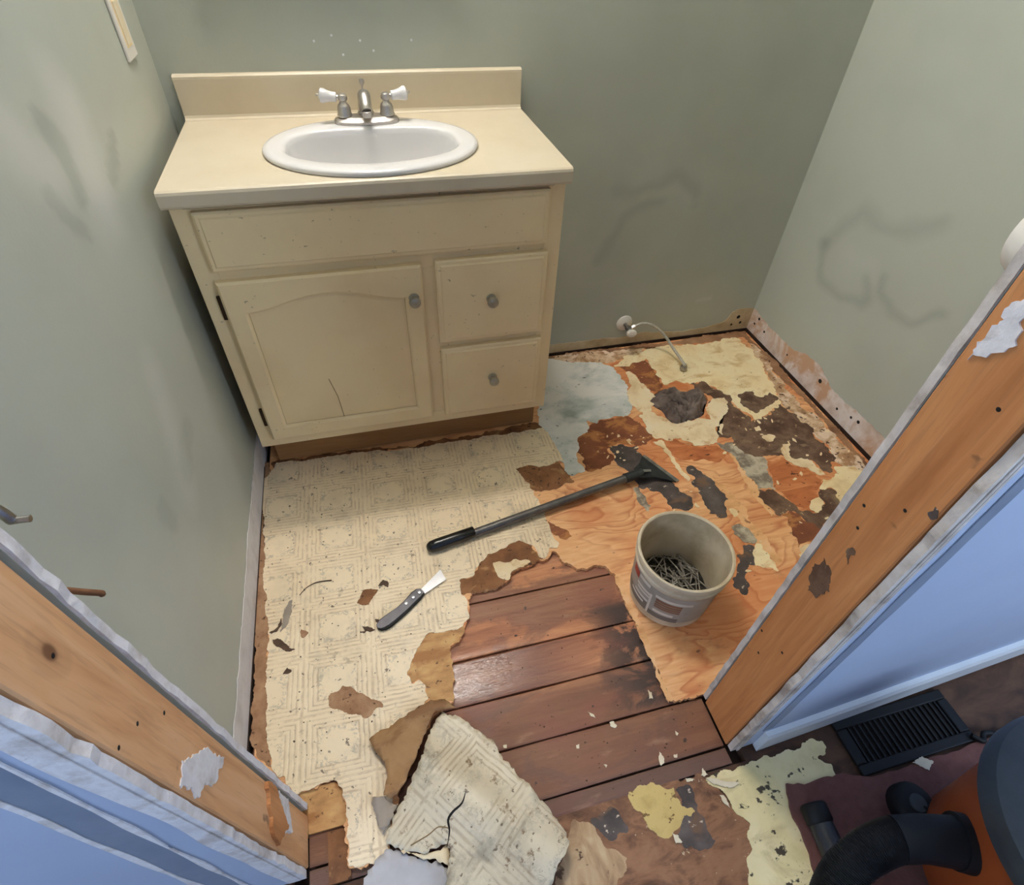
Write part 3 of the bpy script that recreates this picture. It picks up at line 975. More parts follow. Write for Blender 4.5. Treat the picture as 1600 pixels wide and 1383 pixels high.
# tan felt along the back
P('felt_backing', [(958, 572), (975, 556), (1010, 546), (1060, 540), (1120, 533), (1155, 529), (1168, 543), (1194, 571), (1204, 595), (1211, 612), (1221, 629), (1201, 643), (1178, 660), (1170, 646), (1149, 632), (1139, 619), (1121, 610), (1101, 597), (1080, 600), (1056, 594), (1037, 601), (1022, 577), (1008, 560), (985, 570)], 1.5, m_tanback)
P('paper_residue', [(868, 556), (960, 548), (1010, 543), (1000, 552), (960, 566), (905, 566), (866, 566)], 1, m_mottle)
P('brown_residue', [(962, 572), (985, 568), (1008, 562), (1022, 579), (1036, 600), (1026, 612), (1015, 610), (996, 588), (978, 580)], 1.2, m_redbrown)
P('felt_flap', [(977, 583), (984, 580), (996, 590), (1010, 606), (1024, 622), (1015, 646), (998, 642), (985, 630), (981, 612), (985, 600)], 2.5, m_cream, 0.004)
P('felt_backing', [(998, 650), (1012, 640), (1024, 646), (1056, 662), (1084, 657), (1111, 656), (1104, 640), (1111, 625), (1132, 621), (1137, 636), (1126, 656), (1118, 668), (1121, 678), (1115, 694), (1087, 697), (1063, 684), (1040, 688), (1022, 684), (1011, 674)], 2.2, m_cream, 0.005)
P('adhesive_residue', [(1078, 600), (1100, 596), (1122, 609), (1142, 618), (1136, 634), (1128, 624), (1112, 628), (1104, 642), (1112, 640), (1114, 622), (1100, 614), (1088, 610)], 1.9, m_darkbrown)
# dark glue field
P('adhesive_residue', [(1128, 624), (1140, 622), (1145, 635), (1164, 648), (1175, 661), (1181, 656), (1203, 642), (1220, 631), (1247, 654), (1269, 676), (1288, 691), (1296, 708), (1305, 722), (1297, 739), (1286, 736), (1280, 727), (1263, 718), (1239, 722), (1226, 716), (1220, 710), (1196, 712), (1171, 712), (1154, 703), (1143, 682), (1115, 688), (1121, 673), (1109, 656), (1128, 654), (1134, 635)], 1.0, m_darkbrown, 0.006)
P('adhesive_residue', [(1153, 616), (1163, 613), (1175, 611), (1184, 620), (1190, 621), (1203, 613), (1215, 620), (1208, 630), (1198, 635), (1179, 645), (1165, 636), (1156, 629)], 2.4, m_darkbrown, 0.004)
P('mottled_backing', [(1172, 536), (1195, 556), (1215, 590), (1245, 622), (1300, 675), (1366, 735), (1352, 748), (1330, 730), (1306, 722), (1288, 692), (1247, 654), (1222, 631), (1211, 612), (1200, 586)], 0.8, m_mottle, 0.007)
P('felt_backing', [(1303, 733), (1320, 728), (1335, 728), (1354, 742), (1345, 755), (1329, 773), (1314, 792), (1308, 772), (1303, 764), (1280, 764), (1286, 748), (1300, 746), (1312, 741)], 1.6, m_tanback)
P('felt_backing', [(1222, 694), (1236, 694), (1232, 706), (1238, 716), (1262, 717), (1272, 724), (1290, 742), (1278, 742), (1258, 730), (1240, 726), (1226, 716)], 2.0, m_cream, 0.004)
P('adhesive_residue', [(1184, 765), (1200, 764), (1213, 769), (1232, 782), (1247, 796), (1275, 802), (1288, 789), (1279, 769), (1290, 764), (1303, 765), (1312, 776), (1309, 793), (1300, 812), (1284, 828), (1262, 818), (1236, 799), (1211, 803), (1198, 789)], 1.3, m_darkbrown)
P('paper_residue', [(1222, 803), (1236, 798), (1256, 814), (1283, 828), (1270, 848), (1247, 856), (1239, 837), (1230, 820)], 1.8, m_redbrown)
P('pale_seam', [(1119, 693), (1132, 695), (1145, 691), (1162, 710), (1179, 714), (1196, 716), (1200, 740), (1207, 750), (1213, 765), (1198, 763), (1184, 765), (1174, 748), (1162, 733), (1150, 718), (1139, 707)], 1.7, m_palegrey, 0.005)
P('pale_chip', [(1124, 664), (1130, 662), (1128, 672), (1130, 680), (1124, 676)], 1.7, m_cream, 0.003)
P('pale_chip', [(1178, 668), (1186, 665), (1190, 672), (1182, 674)], 1.7, m_cream, 0.003)
P('pale_chip', [(1190, 682), (1200, 678), (1212, 682), (1206, 690), (1198, 690)], 1.7, m_cream, 0.003)
patch('edge_margin', [(.84, -.017), (XR - .017, -.017), (XR - .017, -1.1), (XR - .045, -1.1), (XR - .05, -.8), (XR - .043, -.5), (XR - .05, -.2), (XR - .044, -.052), (1.5, -.046), (1.2, -.05), (.84, -.045)], .0004, .0003, m_darkmargin, floor, .006, .013, 61, world=True)
# streaks by the scraper and the bucket
P('mastic_streak', [(1072, 732), (1086, 730), (1098, 741), (1120, 760), (1139, 780), (1136, 808), (1126, 810), (1104, 791), (1094, 772), (1085, 760)], 1.1, m_greyblack)
P('mastic_streak', [(953, 700), (970, 694), (996, 696), (1004, 714), (1030, 740), (1060, 762), (1082, 786), (1074, 798), (1050, 796), (1040, 778), (1020, 768), (996, 762), (985, 742), (978, 734), (964, 725)], 1.4, m_greyblack)
P('paper_residue', [(905, 682), (920, 670), (940, 656), (980, 650), (1013, 671), (1020, 686), (1004, 694), (975, 694), (950, 700), (958, 720), (930, 735), (914, 734), (901, 707)], 1.2, m_redbrown)
P('paper_residue', [(804, 731), (834, 727), (858, 724), (872, 721), (885, 738), (898, 753), (880, 757), (851, 766), (827, 763)], 1.0, m_brown)
P('pale_streak', [(1020, 690), (1034, 687), (1046, 704), (1062, 728), (1079, 748), (1075, 752), (1060, 736), (1046, 714), (1034, 698)], 2.1, m_cream, 0.003)
P('pale_streak', [(990, 762), (1000, 764), (1018, 790), (1012, 800), (1002, 790)], 1.6, m_palegrey, 0.003)
P('pale_chip', [(1138, 796), (1148, 795), (1154, 804), (1146, 808)], 2.0, m_tanback, 0.003)
P('pale_chip', [(1143, 822), (1156, 818), (1170, 826), (1183, 844), (1177, 850), (1160, 846), (1146, 834)], 2.0, m_palegrey, 0.004)
P('mastic_streak', [(1150, 868), (1160, 852), (1177, 852), (1184, 874), (1170, 882), (1171, 912), (1160, 929), (1145, 914), (1152, 894)], 1.0, m_greyblack)
P('felt_backing', [(1179, 853), (1190, 850), (1203, 868), (1218, 893), (1196, 887), (1180, 884)], 1.2, m_tanback)
P('felt_backing', [(1250, 856), (1262, 850), (1272, 852), (1255, 872), (1248, 868)], 1.5, m_cream)
P('paper_residue', [(856, 814), (868, 822), (880, 826), (894, 838), (878, 842), (866, 836), (858, 826)], 1.3, m_redbrown, 0.004)
P('paper_residue', [(1200, 720), (1222, 714), (1240, 728), (1262, 734), (1284, 750), (1278, 764), (1284, 786), (1274, 800), (1250, 792), (1232, 780), (1214, 766), (1206, 748)], 1.15, m_redply, 0.005)
P('felt_backing', [(1270, 780), (1280, 776), (1288, 788), (1278, 802), (1266, 796)], 2.1, m_tanback, 0.003)
P('paper_residue', [(1010, 672), (1030, 684), (1052, 686), (1090, 698), (1120, 696), (1140, 710), (1120, 722), (1090, 720), (1060, 716), (1044, 700), (1024, 694)], 0.6, m_redply, 0.005)
P('pale_streak', [(1098, 742), (1112, 740), (1140, 770), (1170, 806), (1200, 846), (1222, 880), (1210, 884), (1180, 846), (1150, 806), (1120, 772)], 0.7, m_plylight, 0.005)
P('pale_streak', [(1140, 708), (1150, 712), (1176, 748), (1196, 780), (1212, 804), (1204, 808), (1184, 784), (1162, 750)], 1.2, m_plylight, 0.004)
P('torn_backing', [(960, 900), (968, 896), (984, 930), (1000, 970), (1016, 1010), (1044, 1080), (1050, 1096), (1040, 1090), (1024, 1050), (1004, 1002), (984, 960), (970, 926)], 0.9, m_plylight, 0.003)
# brown paper left showing around the opening in the boards
P('torn_backing', [(741, 899), (750, 876), (762, 863), (777, 861), (793, 852), (812, 842), (831, 850), (841, 868), (850, 873), (838, 877), (822, 886), (800, 894), (796, 906), (776, 918), (736, 926), (722, 930), (714, 905)], 1.0, m_brown, 0.003)
P('torn_backing', [(770, 879), (800, 876), (830, 877), (818, 886), (798, 894), (795, 907), (783, 904), (774, 892)], 1.8, m_cream, 0.003)
P('torn_backing', [(666, 987), (701, 983), (722, 977), (726, 988), (718, 1003), (704, 1009), (706, 1040), (709, 1096), (690, 1094), (668, 1090), (664, 1072), (654, 1060), (641, 1070), (634, 1055), (641, 1032), (658, 1000)], 1.0, m_plytan, 0.003)
# paper margin along the left wall
P('paper_margin', [(400, 724), (420, 722), (424, 735), (412, 748), (412, 820), (414, 900), (420, 960), (421, 1010), (419, 1070), (420, 1130), (424, 1200), (400, 1180), (391, 1160), (396, 980), (402, 840)], 0.7, m_tearpaper, 0.003)
P('paper_residue', [(424, 722), (560, 704), (700, 686), (850, 660), (852, 670), (770, 690), (690, 700), (600, 706), (500, 718), (430, 732)], 0.9, m_brown, 0.006)

rf = random.Random(31)
fv, ff_ = [], []
for (u0, v0, u1, v1, k) in ((948, 676, 1006, 728, 16), (1112, 650, 1210, 715, 9), (1196, 700, 1330, 756, 8), (1050, 765, 1125, 800, 5), (1225, 620, 1340, 705, 16), (1245, 795, 1305, 828, 4), (1150, 840, 1225, 895, 4)):
    for _ in range(k):
        p = F(rf.uniform(u0, u1), rf.uniform(v0, v1), 0.0018)
        if p.x > XR - .03: continue
        r_ = rf.uniform(.003, .011)
        a0 = rf.random() * 6
        m_ = rf.randint(5, 8)
        b_ = len(fv)
        el = rf.uniform(.25, .7)
        ring_ = []
        for q_ in range(m_):
            a = 2 * PI * q_ / m_
            rr_ = r_ * rf.uniform(.6, 1.2)
            xx, yy = rr_ * math.cos(a), rr_ * el * math.sin(a)
            ring_.append((p.x + xx * math.cos(a0) - yy * math.sin(a0), p.y + xx * math.sin(a0) + yy * math.cos(a0)))
        fv += [(x, y, .0022) for x, y in ring_] + [(x, y, .0012) for x, y in ring_]
        ff_ += [[b_ + q_ for q_ in range(m_)]] + [[b_ + q_, b_ + (q_ + 1) % m_, b_ + m_ + (q_ + 1) % m_, b_ + m_ + q_] for q_ in range(m_)]
tag(mesh('felt_flakes', fv, ff_, m_cream, floor), kind='stuff')

# the patterned sheet itself
vinyl_px = [(409, 770), (412, 748), (424, 735), (432, 722), (500, 716), (560, 707), (600, 704), (660, 698), (730, 688), (770, 680), (812, 676), (849, 668), (862, 687), (872, 704), (881, 720), (869, 721), (858, 727), (843, 730), (830, 727), (805, 732), (813, 741), (830, 764), (843, 785), (851, 805), (862, 834), (873, 847), (871, 856), (858, 856), (851, 873), (841, 868), (832, 852), (812, 844), (793, 853), (777, 862), (762, 865), (750, 878), (741, 900), (717, 906), (720, 925), (731, 943), (731, 968), (720, 980), (701, 985), (668, 989), (660, 1002), (643, 1032), (636, 1055), (643, 1070), (656, 1062), (666, 1073), (670, 1092), (640, 1150), (618, 1230), (608, 1300), (604, 1344), (545, 1355), (541, 1262), (536, 1232), (527, 1220), (457, 1241), (445, 1212), (434, 1216), (424, 1196), (420, 1174), (416, 1157), (416, 1118), (417, 1063), (419, 1023), (418, 990), (415, 961), (410, 900), (411, 830)]
P('vinyl_sheet', vinyl_px, 3.0, m_vinyl, 0.0025, 77, thick=0.0012)
P('torn_spot', [(512, 1090), (523, 1082), (535, 1071), (548, 1072), (560, 1083), (580, 1093), (595, 1096), (598, 1106), (588, 1106), (580, 1118), (570, 1123), (556, 1116), (530, 1108), (514, 1105)], 3.8, m_tearpaper, 0.003)
# board showing in the notch by the left stud
tb = box('notch_board', (0.10, -1.312, -0.030), (0.212, -1.236, -0.0046), m_plytan, floor)
box('notch_board', (0.150, -1.396, -0.030), (0.188, -1.316, -0.0066), m_brown, floor)

# hall layers
def PH(name, px, lvl, mat, amp=0.006, seed=None, thick=0.0006):
    P.n += 1
    return patch(name, px, fl_h0 + 0.002 + lvl * 0.0007, thick, mat, floor_hall, amp * 1.4, 0.013, seed or P.n)


PH('paper_residue', [(862, 1268), (905, 1252), (960, 1240), (1000, 1222), (1092, 1203), (1112, 1220), (1152, 1268), (1178, 1290), (1176, 1383), (1170, 1440), (780, 1440), (800, 1330)], 0, m_hallbrown, 0.006, 41, thick=0.0026)
PH('yellow_glue', [(981, 1245), (1007, 1228), (1030, 1226), (1053, 1230), (1064, 1259), (1074, 1263), (1087, 1268), (1080, 1277), (1070, 1272), (1066, 1282), (1062, 1293), (1052, 1300), (1045, 1310), (1028, 1306), (1013, 1295), (1006, 1280), (1002, 1268), (988, 1258)], 1.4, m_yellow, 0.005)
PH('mastic_streak', [(922, 1280), (940, 1268), (958, 1261), (970, 1276), (977, 1287), (981, 1302), (958, 1314), (946, 1308), (935, 1295)], 1.0, m_greyblack)
PH('mastic_streak', [(1055, 1234), (1068, 1228), (1081, 1230), (1089, 1268), (1104, 1290), (1119, 1314), (1097, 1329), (1068, 1325), (1056, 1306), (1064, 1290)], 0.8, m_greyblack)
PH('felt_backing', [(893, 1282), (915, 1284), (930, 1292), (940, 1312), (948, 1326), (966, 1330), (981, 1341), (980, 1356), (966, 1372), (958, 1400), (870, 1400), (880, 1340)], 1.2, m_wrinkled)
PH('hall_vinyl', [(1102, 1217), (1124, 1208), (1149, 1202), (1163, 1196), (1190, 1184), (1214, 1179), (1236, 1172), (1252, 1169), (1262, 1156), (1271, 1154), (1285, 1157), (1292, 1168), (1290, 1180), (1277, 1185), (1300, 1194), (1302, 1204), (1308, 1214), (1300, 1260), (1300, 1460), (1176, 1460), (1170, 1383), (1167, 1348), (1176, 1327), (1167, 1303), (1173, 1287), (1151, 1272), (1140, 1252), (1128, 1234)], 1.8, m_vinyl_hall, 0.004, 53, thick=0.0012)
rug_px = [tuple(F(u, v, fl_h0)[:2]) for u, v in [(1226, 1226), (1262, 1225), (1312, 1210)]] + [(1.20, -1.488), (1.50, -1.488), (2.1, -1.47), (2.1, -2.4), (0.97, -2.4)] + [tuple(F(u, v, fl_h0)[:2]) for u, v in [(1272, 1383), (1262, 1335), (1244, 1291), (1231, 1262)]]
rug = patch('maroon_rug', rug_px, fl_h0 + 0.0105, 0.006, m_rug, None, 0.003, 0.02, 9, (4, 5, 6, 7), world=True)
tag(rug, 'dark maroon rug scrap lying on the hall floor under the vacuum', 'rug')

# ------------------------------------------------------------------ vanity
van = tag(empty('vanity_cabinet', (0.43, -0.2, 0)), 'cream painted vanity cabinet with arched door and two drawers', 'cabinet')
VO = Vector((0.43, -0.2, 0))


def vp(o, parent=van):
    o.parent = parent
    o.matrix_parent_inverse = Matrix.Translation(-VO)
    return o


B0, B1, YF, ZB, ZT = 0.034, 0.829, -0.415, 0.132, 0.786
# carcass: two sides, bottom, face frame
vp(box('side_panel', (B0, YF + .018, ZB), (B0 + .016, -.004, ZT), m_van))
vp(box('side_panel', (B1 - .016, YF + .018, ZB), (B1, -.004, ZT), m_van))
vp(box('bottom_panel', (B0 + .016, YF + .018, ZB), (B1 - .016, -.004, ZB + .014), m_van))
vp(box('back_panel', (B0 + .016, -.010, ZB), (B1 - .016, -.004, ZT), m_van))
for a, b in (((B0, ZB), (.080, ZT)), ((.788, ZB), (B1, ZT)), ((.080, .752), (.788, ZT)), ((.080, .612), (.788, .662)), ((.080, ZB), (.788, .172)), ((.490, .172), (.540, .612)), ((.540, .382), (.788, .416))):
    vp(box('face_frame', (a[0], YF, a[1]), (b[0], YF + .018, b[1]), m_van, None, 0.0008, 1))
vp(box('toe_kick', (B0 + .012, -.345, 0.0045), (B1 - .006, -.330, ZB), m_toe))
vp(box('toe_side', (B0 + .012, -.330, 0.0045), (B0 + .024, -.02, ZB), m_toe))
vp(box('toe_side', (B1 - .018, -.330, 0.0045), (B1 - .006, -.02, ZB), m_toe))


def slab_front(name, x0, x1, z0, z1):
    """overlay drawer front with a stepped, rounded edge"""
    y0, y1, y2 = YF - .0004, YF - .012, YF - .018
    rings = []
    for d, y in ((0, y0), (0, y1), (.004, y1 - .003), (.010, y1 - .003), (.013, y2)):
        rings.append([(x0 + d, y, z0 + d), (x1 - d, y, z0 + d), (x1 - d, y, z1 - d), (x0 + d, y, z1 - d)])
    v = [p for r_ in rings for p in r_]
    f = []
    for i in range(len(rings) - 1):
        for k in range(4):
            f.append([i * 4 + k, i * 4 + (k + 1) % 4, (i + 1) * 4 + (k + 1) % 4, (i + 1) * 4 + k])
    n = len(rings)
    f += [[0, 1, 2, 3], [(n - 1) * 4 + k for k in range(4)]]
    return vp(mesh(name, v, f, m_van))


def knob(x, z, par):
    y = YF - .018
    o = lathe('knob', [(.0125, -.0002), (.012, .002), (.0065, .004), (.006, .011), (.011, .014), (.0138, .019), (.0128, .024), (.008, .027), (.003, .0275)], m_knobmetal, None, 24, (x, y, z), (R(90), 0, 0))
    return vp(o, par)


slab_front('false_drawer_front', .073, .791, .648, .772)
d1 = slab_front('drawer_front', .531, .797, .408, .629)
d2 = slab_front('drawer_front', .532, .798, .164, .389)
for d, (x, z) in ((d1, (.660, .524)), (d2, (.666, .282))):
    k = knob(x, z, d)
    k.matrix_parent_inverse = Matrix.Identity(4)

# door with an arched raised frame
DX0, DX1, DZ0, DZ1 = .070, .499, .166, .625
door = []
PX0, PX1, PZ0 = .112, .458, .208


def arch(t):      # top edge of the panel: shoulders flat, centre raised
    s = math.sin(PI * min(1, max(0, (t - .02) / .96)))
    return .548 + .032 * (s ** 1.6)


NA = 26
inner = [(PX0, PZ0), (PX1, PZ0)] + [(PX1 - (PX1 - PX0) * i / NA, arch(i / NA)) for i in range(NA + 1)]
ya, yb, yc = YF - .0004, YF - .013, YF - .018


def ring_pts(o, d, y):
    n = len(o)
    out = []
    cxm = sum(p[0] for p in o) / n
    czm = sum(p[1] for p in o) / n
    for i, p in enumerate(o):
        sx = -1 if p[0] > cxm else 1
        sz = -1 if p[1] > czm else 1
        fx = 1 if (abs(p[0] - PX0) < 1e-6 or abs(p[0] - PX1) < 1e-6) else (2 * (cxm - p[0]) / (PX1 - PX0)) * sx
        out.append((p[0] + sx * d * abs(fx), y, p[1] + sz * d))
    return out


def outer_of(o, d, y):
    out = []
    n = len(o)
    for i, p in enumerate(o):
        if i == 0: q = (DX0 + d, DZ0 + d)
        elif i == 1: q = (DX1 - d, DZ0 + d)
        elif i == 2: q = (DX1 - d, DZ1 - d)
        elif i == n - 1: q = (DX0 + d, DZ1 - d)
        else: q = (DX1 - d - (DX1 - DX0 - 2 * d) * (i - 2) / NA, DZ1 - d)
        out.append((q[0], y, q[1]))
    return out


rings = [outer_of(inner, 0, ya), outer_of(inner, 0, yb), outer_of(inner, .005, yc), ring_pts(inner, -.003, yc), ring_pts(inner, .001, yc + .003), ring_pts(inner, .003, yc + .008)]
n = len(inner)
v = [p for r_ in rings for p in r_]
f = [[i * n + k, i * n + (k + 1) % n, (i + 1) * n + (k + 1) % n, (i + 1) * n + k] for i in range(len(rings) - 1) for k in range(n)]
f.append(list(range(n)))
dr = vp(mesh('door', v, f, m_van))
# recessed panel of two boards with a raised middle
pan = ring_pts(inner, .003, yc + .0085)
pan2 = ring_pts(inner, .010, yc + .0075)
vv = ring_pts(inner, .0025, yc + .014) + pan + pan2
ff = [[k, (k + 1) % n, n + (k + 1) % n, n + k] for k in range(n)] + [[n + k, n + (k + 1) % n, 2 * n + (k + 1) % n, 2 * n + k] for k in range(n)] + [[2 * n + k for k in range(n)], list(range(n))]
pn = mesh('door_panel', vv, ff, m_van)
vp(pn, dr); pn.matrix_parent_inverse = Matrix.Identity(4)
gr = tube('panel_groove', [(p[0], p[1] - .0003, p[2]) for p in ring_pts(inner, .0022, yc + .0085)] + [tuple(Vector(ring_pts(inner, .0022, yc + .0082)[0]))], .0011, m_groove, None, 5)
vp(gr, dr); gr.matrix_parent_inverse = Matrix.Identity(4)
cr = tube('panel_crack', [(.262, yc + .0074, .208), (.258, yc + .0074, .28), (.246, yc + .0074, .34)], .0009, m_groove, None, 5)
vp(cr, dr); cr.matrix_parent_inverse = Matrix.Identity(4)
kk = knob(.476, .546, dr); kk.matrix_parent_inverse = Matrix.Identity(4)
for za, zb in ((.532, .590), (.210, .268)):
    h = box('hinge', (.060, YF - .006, za), (.0695, YF - .0005, zb), m_hinge, None, 0.001)
    vp(h, dr); h.matrix_parent_inverse = Matrix.Identity(4)
    h2 = tube('hinge_pin', [(.0695, YF - .008, za + .006), (.0695, YF - .008, zb - .006)], .003, m_hinge, None, 8)
    vp(h2, dr); h2.matrix_parent_inverse = Matrix.Identity(4)

# countertop with rounded nose, opening for the basin, and upstand
C0, C1, YC = 0.030, 0.831, -0.447
ct = tag(empty('countertop', (0.43, -.2, .786)), 'cream laminate countertop with upstand on the vanity cabinet', 'countertop')
SC = Vector((0.436, -0.262, 0))


def cp(o, parent=ct):
    o.parent = parent
    o.matrix_parent_inverse = Matrix.Translation((-0.43, .2, -.786))
    return o


# top: ring of quads between the outline and an elliptical opening
NT = 72
ell = [(SC.x + .208 * math.cos(2 * PI * i / NT), SC.y + .156 * math.sin(2 * PI * i / NT)) for i in range(NT)]


def rect_hit(a):
    dx, dy = math.cos(a), math.sin(a)
    t = 9
    if dx > 1e-9: t = min(t, (C1 - SC.x) / dx)
    if dx < -1e-9: t = min(t, (C0 - SC.x) / dx)
    if dy > 1e-9: t = min(t, (-.001 - SC.y) / dy)
    if dy < -1e-9: t = min(t, (YC + .010 - SC.y) / dy)
    return (SC.x + dx * t, SC.y + dy * t)


angs = [2 * PI * i / NT for i in range(NT)]
crn = sorted([math.atan2(y - SC.y, x - SC.x) % (2 * PI) for x in (C0, C1) for y in (-.001, YC + .010)])
for c_ in crn:                       # snap the nearest ray to each corner
    j = min(range(NT), key=lambda i: abs(angs[i] - c_))
    angs[j] = c_
ell = [(SC.x + .208 * math.cos(a), SC.y + .156 * math.sin(a)) for a in angs]
rc = [rect_hit(a) for a in angs]
vv = [(x, y, .82) for x, y in ell] + [(x, y, .82) for x, y in rc] + [(x, y, .786) for x, y in ell] + [(x, y, .786) for x, y in rc]
ff = []
for k in range(NT):
    l = (k + 1) % NT
    ff += [[k, l, NT + l, NT + k], [2 * NT + k, 2 * NT + l, 3 * NT + l, 3 * NT + k], [k, l, 2 * NT + l, 2 * NT + k], [NT + k, NT + l, 3 * NT + l, 3 * NT + k]]
cp(mesh('counter_slab', vv, ff, m_counter))
prof = [(YC + .010, .82), (YC + .006, .8195), (YC + .002, .817), (YC, .812), (YC, .792), (YC + .002, .788), (YC + .005, .786), (YC + .010, .786)]
cp(prism('front_nosing', [(C0, y, z) for y, z in prof], (C1 - C0, 0, 0), m_counter))
prof = [(-.001, .8205), (-.001, .906), (-.004, .9085), (-.016, .9085), (-.0205, .905), (-.021, .9), (-.021, .829), (-.023, .824), (-.029, .8205)]
cp(prism('upstand', [(C0, y, z) for y, z in prof], (C1 - C0, 0, 0), m_counter))
# brown strip that paints in the shadow line below the counter front
vp(box('top_shadow_line', (C0 + .03, YF - .007, .7775), (C1 - .03, YF - .0003, .7856), m_groove))

# ------------------------------------------------------------------ basin
sink = tag(empty('washbasin', (SC.x, SC.y, .82)), 'white oval drop-in washbasin set into the countertop', 'sink')
NS = 72


def dshape(a, rx, ry_back, ry_front, p=2.5):
    c, s = math.cos(a), math.sin(a)
    if s >= 0:     # back side: flattened
        pp = 3.6
        r_ = (abs(c) ** pp + abs(s) ** pp) ** (-1 / pp)
        return rx * c * r_, ry_back * s * r_
    return rx * c, ry_front * s


rings = []
def ring(fn, z): rings.append([(fn(2 * PI * i / NS), z) for i in range(NS)])


E_ = lambda rx, ry: (lambda a: (rx * math.cos(a), ry * math.sin(a)))
ring(E_(.212, .160), -.004)
ring(E_(.226, .175), .0008)
ring(E_(.2275, .1765), .006)
ring(E_(.224, .173), .0105)
ring(E_(.214, .163), .0125)


def bowl(k, drop):
    # the basin proper: D outline, drawn in and down
    return lambda a: (lambda p: (p[0] * k, p[1] * k - .018))(dshape(a, .180, .108, .108))


lo_ = [(1.06, .0118), (1.02, .010), (1.0, .006), (.985, -.004), (.96, -.03), (.90, -.07), (.78, -.105), (.55, -.128), (.28, -.137), (.12, -.139)]
for k, z in lo_:
    ring(bowl(k, z), z)
v = [(p[0], p[1], z) for r_ in rings for p, z in r_]
f = [[i * NS + k, i * NS + (k + 1) % NS, (i + 1) * NS + (k + 1) % NS, (i + 1) * NS + k] for i in range(len(rings) - 1) for k in range(NS)]
f.append([(len(rings) - 1) * NS + k for k in range(NS)])
bw = mesh('bowl', v, f, m_china, sink, True)
lathe('drain_ring', [(.022, 0), (.022, .002), (.016, .003), (.012, .001), (.001, .001)], m_nickel, sink, 24, (0, -.018, -.1385))

# ------------------------------------------------------------------ faucet
fa = tag(empty('faucet', (.4345, -.128, .8325)), 'brushed nickel faucet with two white lever handles on the basin', 'faucet')
NB = 40
pts = []
for (rx, ry, z) in ((.073, .030, 0), (.073, .030, .006), (.070, .027, .009), (.066, .024, .010), (.060, .020, .013), (.050, .014, .014)):
    pts.append([(rx * math.copysign(abs(math.cos(a)) ** .7, math.cos(a)), ry * math.copysign(abs(math.sin(a)) ** .8, math.sin(a)), z) for a in [2 * PI * i / NB for i in range(NB)]])
v = [p for r_ in pts for p in r_]
f = [[i * NB + k, i * NB + (k + 1) % NB, (i + 1) * NB + (k + 1) % NB, (i + 1) * NB + k] for i in range(len(pts) - 1) for k in range(NB)] + [[k for k in range(NB)], [(len(pts) - 1) * NB + k for k in range(NB)]]
autosmooth(mesh('base_plate', v, f, m_nickel, fa, True))
for s in (-1, 1):
    x = s * .0475
    st = lathe('handle_body', [(.0165, .0135), (.017, .016), (.015, .020), (.0145, .030), (.0125, .036), (.008, .040), (.007, .043), (.0105, .046), (.011, .051), (.009, .056), (.004, .0585)], m_nickel, fa, 24, (x, 0, 0))
    tilt = R(6)
    q = Matrix.Rotation(s * (PI / 2 - tilt), 3, 'Y') @ Matrix.Identity(3)
    q = Matrix.Rotation(R(8 if s > 0 else -8) * 1.0, 3, 'Z') @ q
    lathe('lever_stem', [(.005, .004), (.005, .014)], m_nickel, st, 16, (x, 0, .0495), q)
    lathe('china_lever', [(.0075, .0125), (.0098, .014), (.0098, .023), (.012, .034), (.0146, .041), (.014, .047), (.008, .0505), (.003, .051)], m_china, st, 24, (x, 0, .0495), q)
    lathe('lever_tip', [(.0028, .050), (.0028, .056), (.002, .057)], m_nickel, st, 12, (x, 0, .0495), q)
sp = tube('spout', spline([(0, .012, .012), (0, .011, .034), (0, .002, .050), (0, -.018, .052), (0, -.038, .042), (0, -.046, .034)], 5), [.0165, .0165, .0163, .016, .0158, .0156, .0154, .0152, .015, .015, .0148, .0146, .0144, .0142, .014, .0138, .0134, .013, .0128, .0125, .0122, .012, .0118, .0115, .0112, .011], m_nickel, fa, 18)
lathe('aerator', [(.0105, 0), (.0105, .011), (.009, .012)], m_nickel, sp, 20, (0, -.046, .022))
lathe('spout_foot', [(.019, .0135), (.019, .016), (.0165, .020)], m_nickel, fa, 24, (0, .012, 0))
tube('lift_rod', [(0, .026, .012), (0, .026, .066)], .0022, m_nickel, fa, 8)
lathe('lift_knob', [(.002, .064), (.0032, .067), (.0055, .071), (.006, .075), (.0045, .079), (.001, .080)], m_nickel, fa, 16, (0, .026, 0))

# ------------------------------------------------------------------ mirror, light bar, switch, other wall fittings
mir = tag(empty('wall_mirror', (.405, 0, 1.072)), 'frameless wall mirror above the washbasin', 'mirror')
M_ = Mat('mirror_glass', 0.02, 1.0).color((.85, .87, .86, 1)).m
box('mirror_plate', (-.272, -.011, 0), (.272, -.0005, .66), M_, mir, 0.0008, 1)
for x in (-.196, .23):
    box('mirror_clip', (x, -.015, -.012), (x + .016, -.0005, .008), m_whiteplastic, mir, 0.0015)

lt = tag(empty('vanity_light', (.43, 0, 2.28)), 'three globe vanity light bar high on the back wall', 'light')
box('light_bar', (-.24, -.05, -.045), (.24, -.001, .045), m_nickel, lt, 0.006)
ML = Mat('warm_bulb_glass', 0.3)
ML.b.inputs['Emission Color'].default_value = BULB_COLOR + (1,)
ML.b.inputs['Emission Strength'].default_value = BULB_STRENGTH
ML.color((.9, .88, .84, 1))
for x in (-.15, 0, .15):
    lathe('bulb_socket', [(.028, 0), (.028, .03), (.02, .042)], m_nickel, lt, 20, (x, -.05, 0), (R(90), 0, 0))
    b = lathe('bulb', [(.012, .04), (.016, .05), (.034, .066), (.046, .088), (.048, .10), (.045, .116), (.034, .134), (.016, .144), (.001, .147)], ML.m, lt, 20, (x, -.05, 0), (R(90), 0, 0))

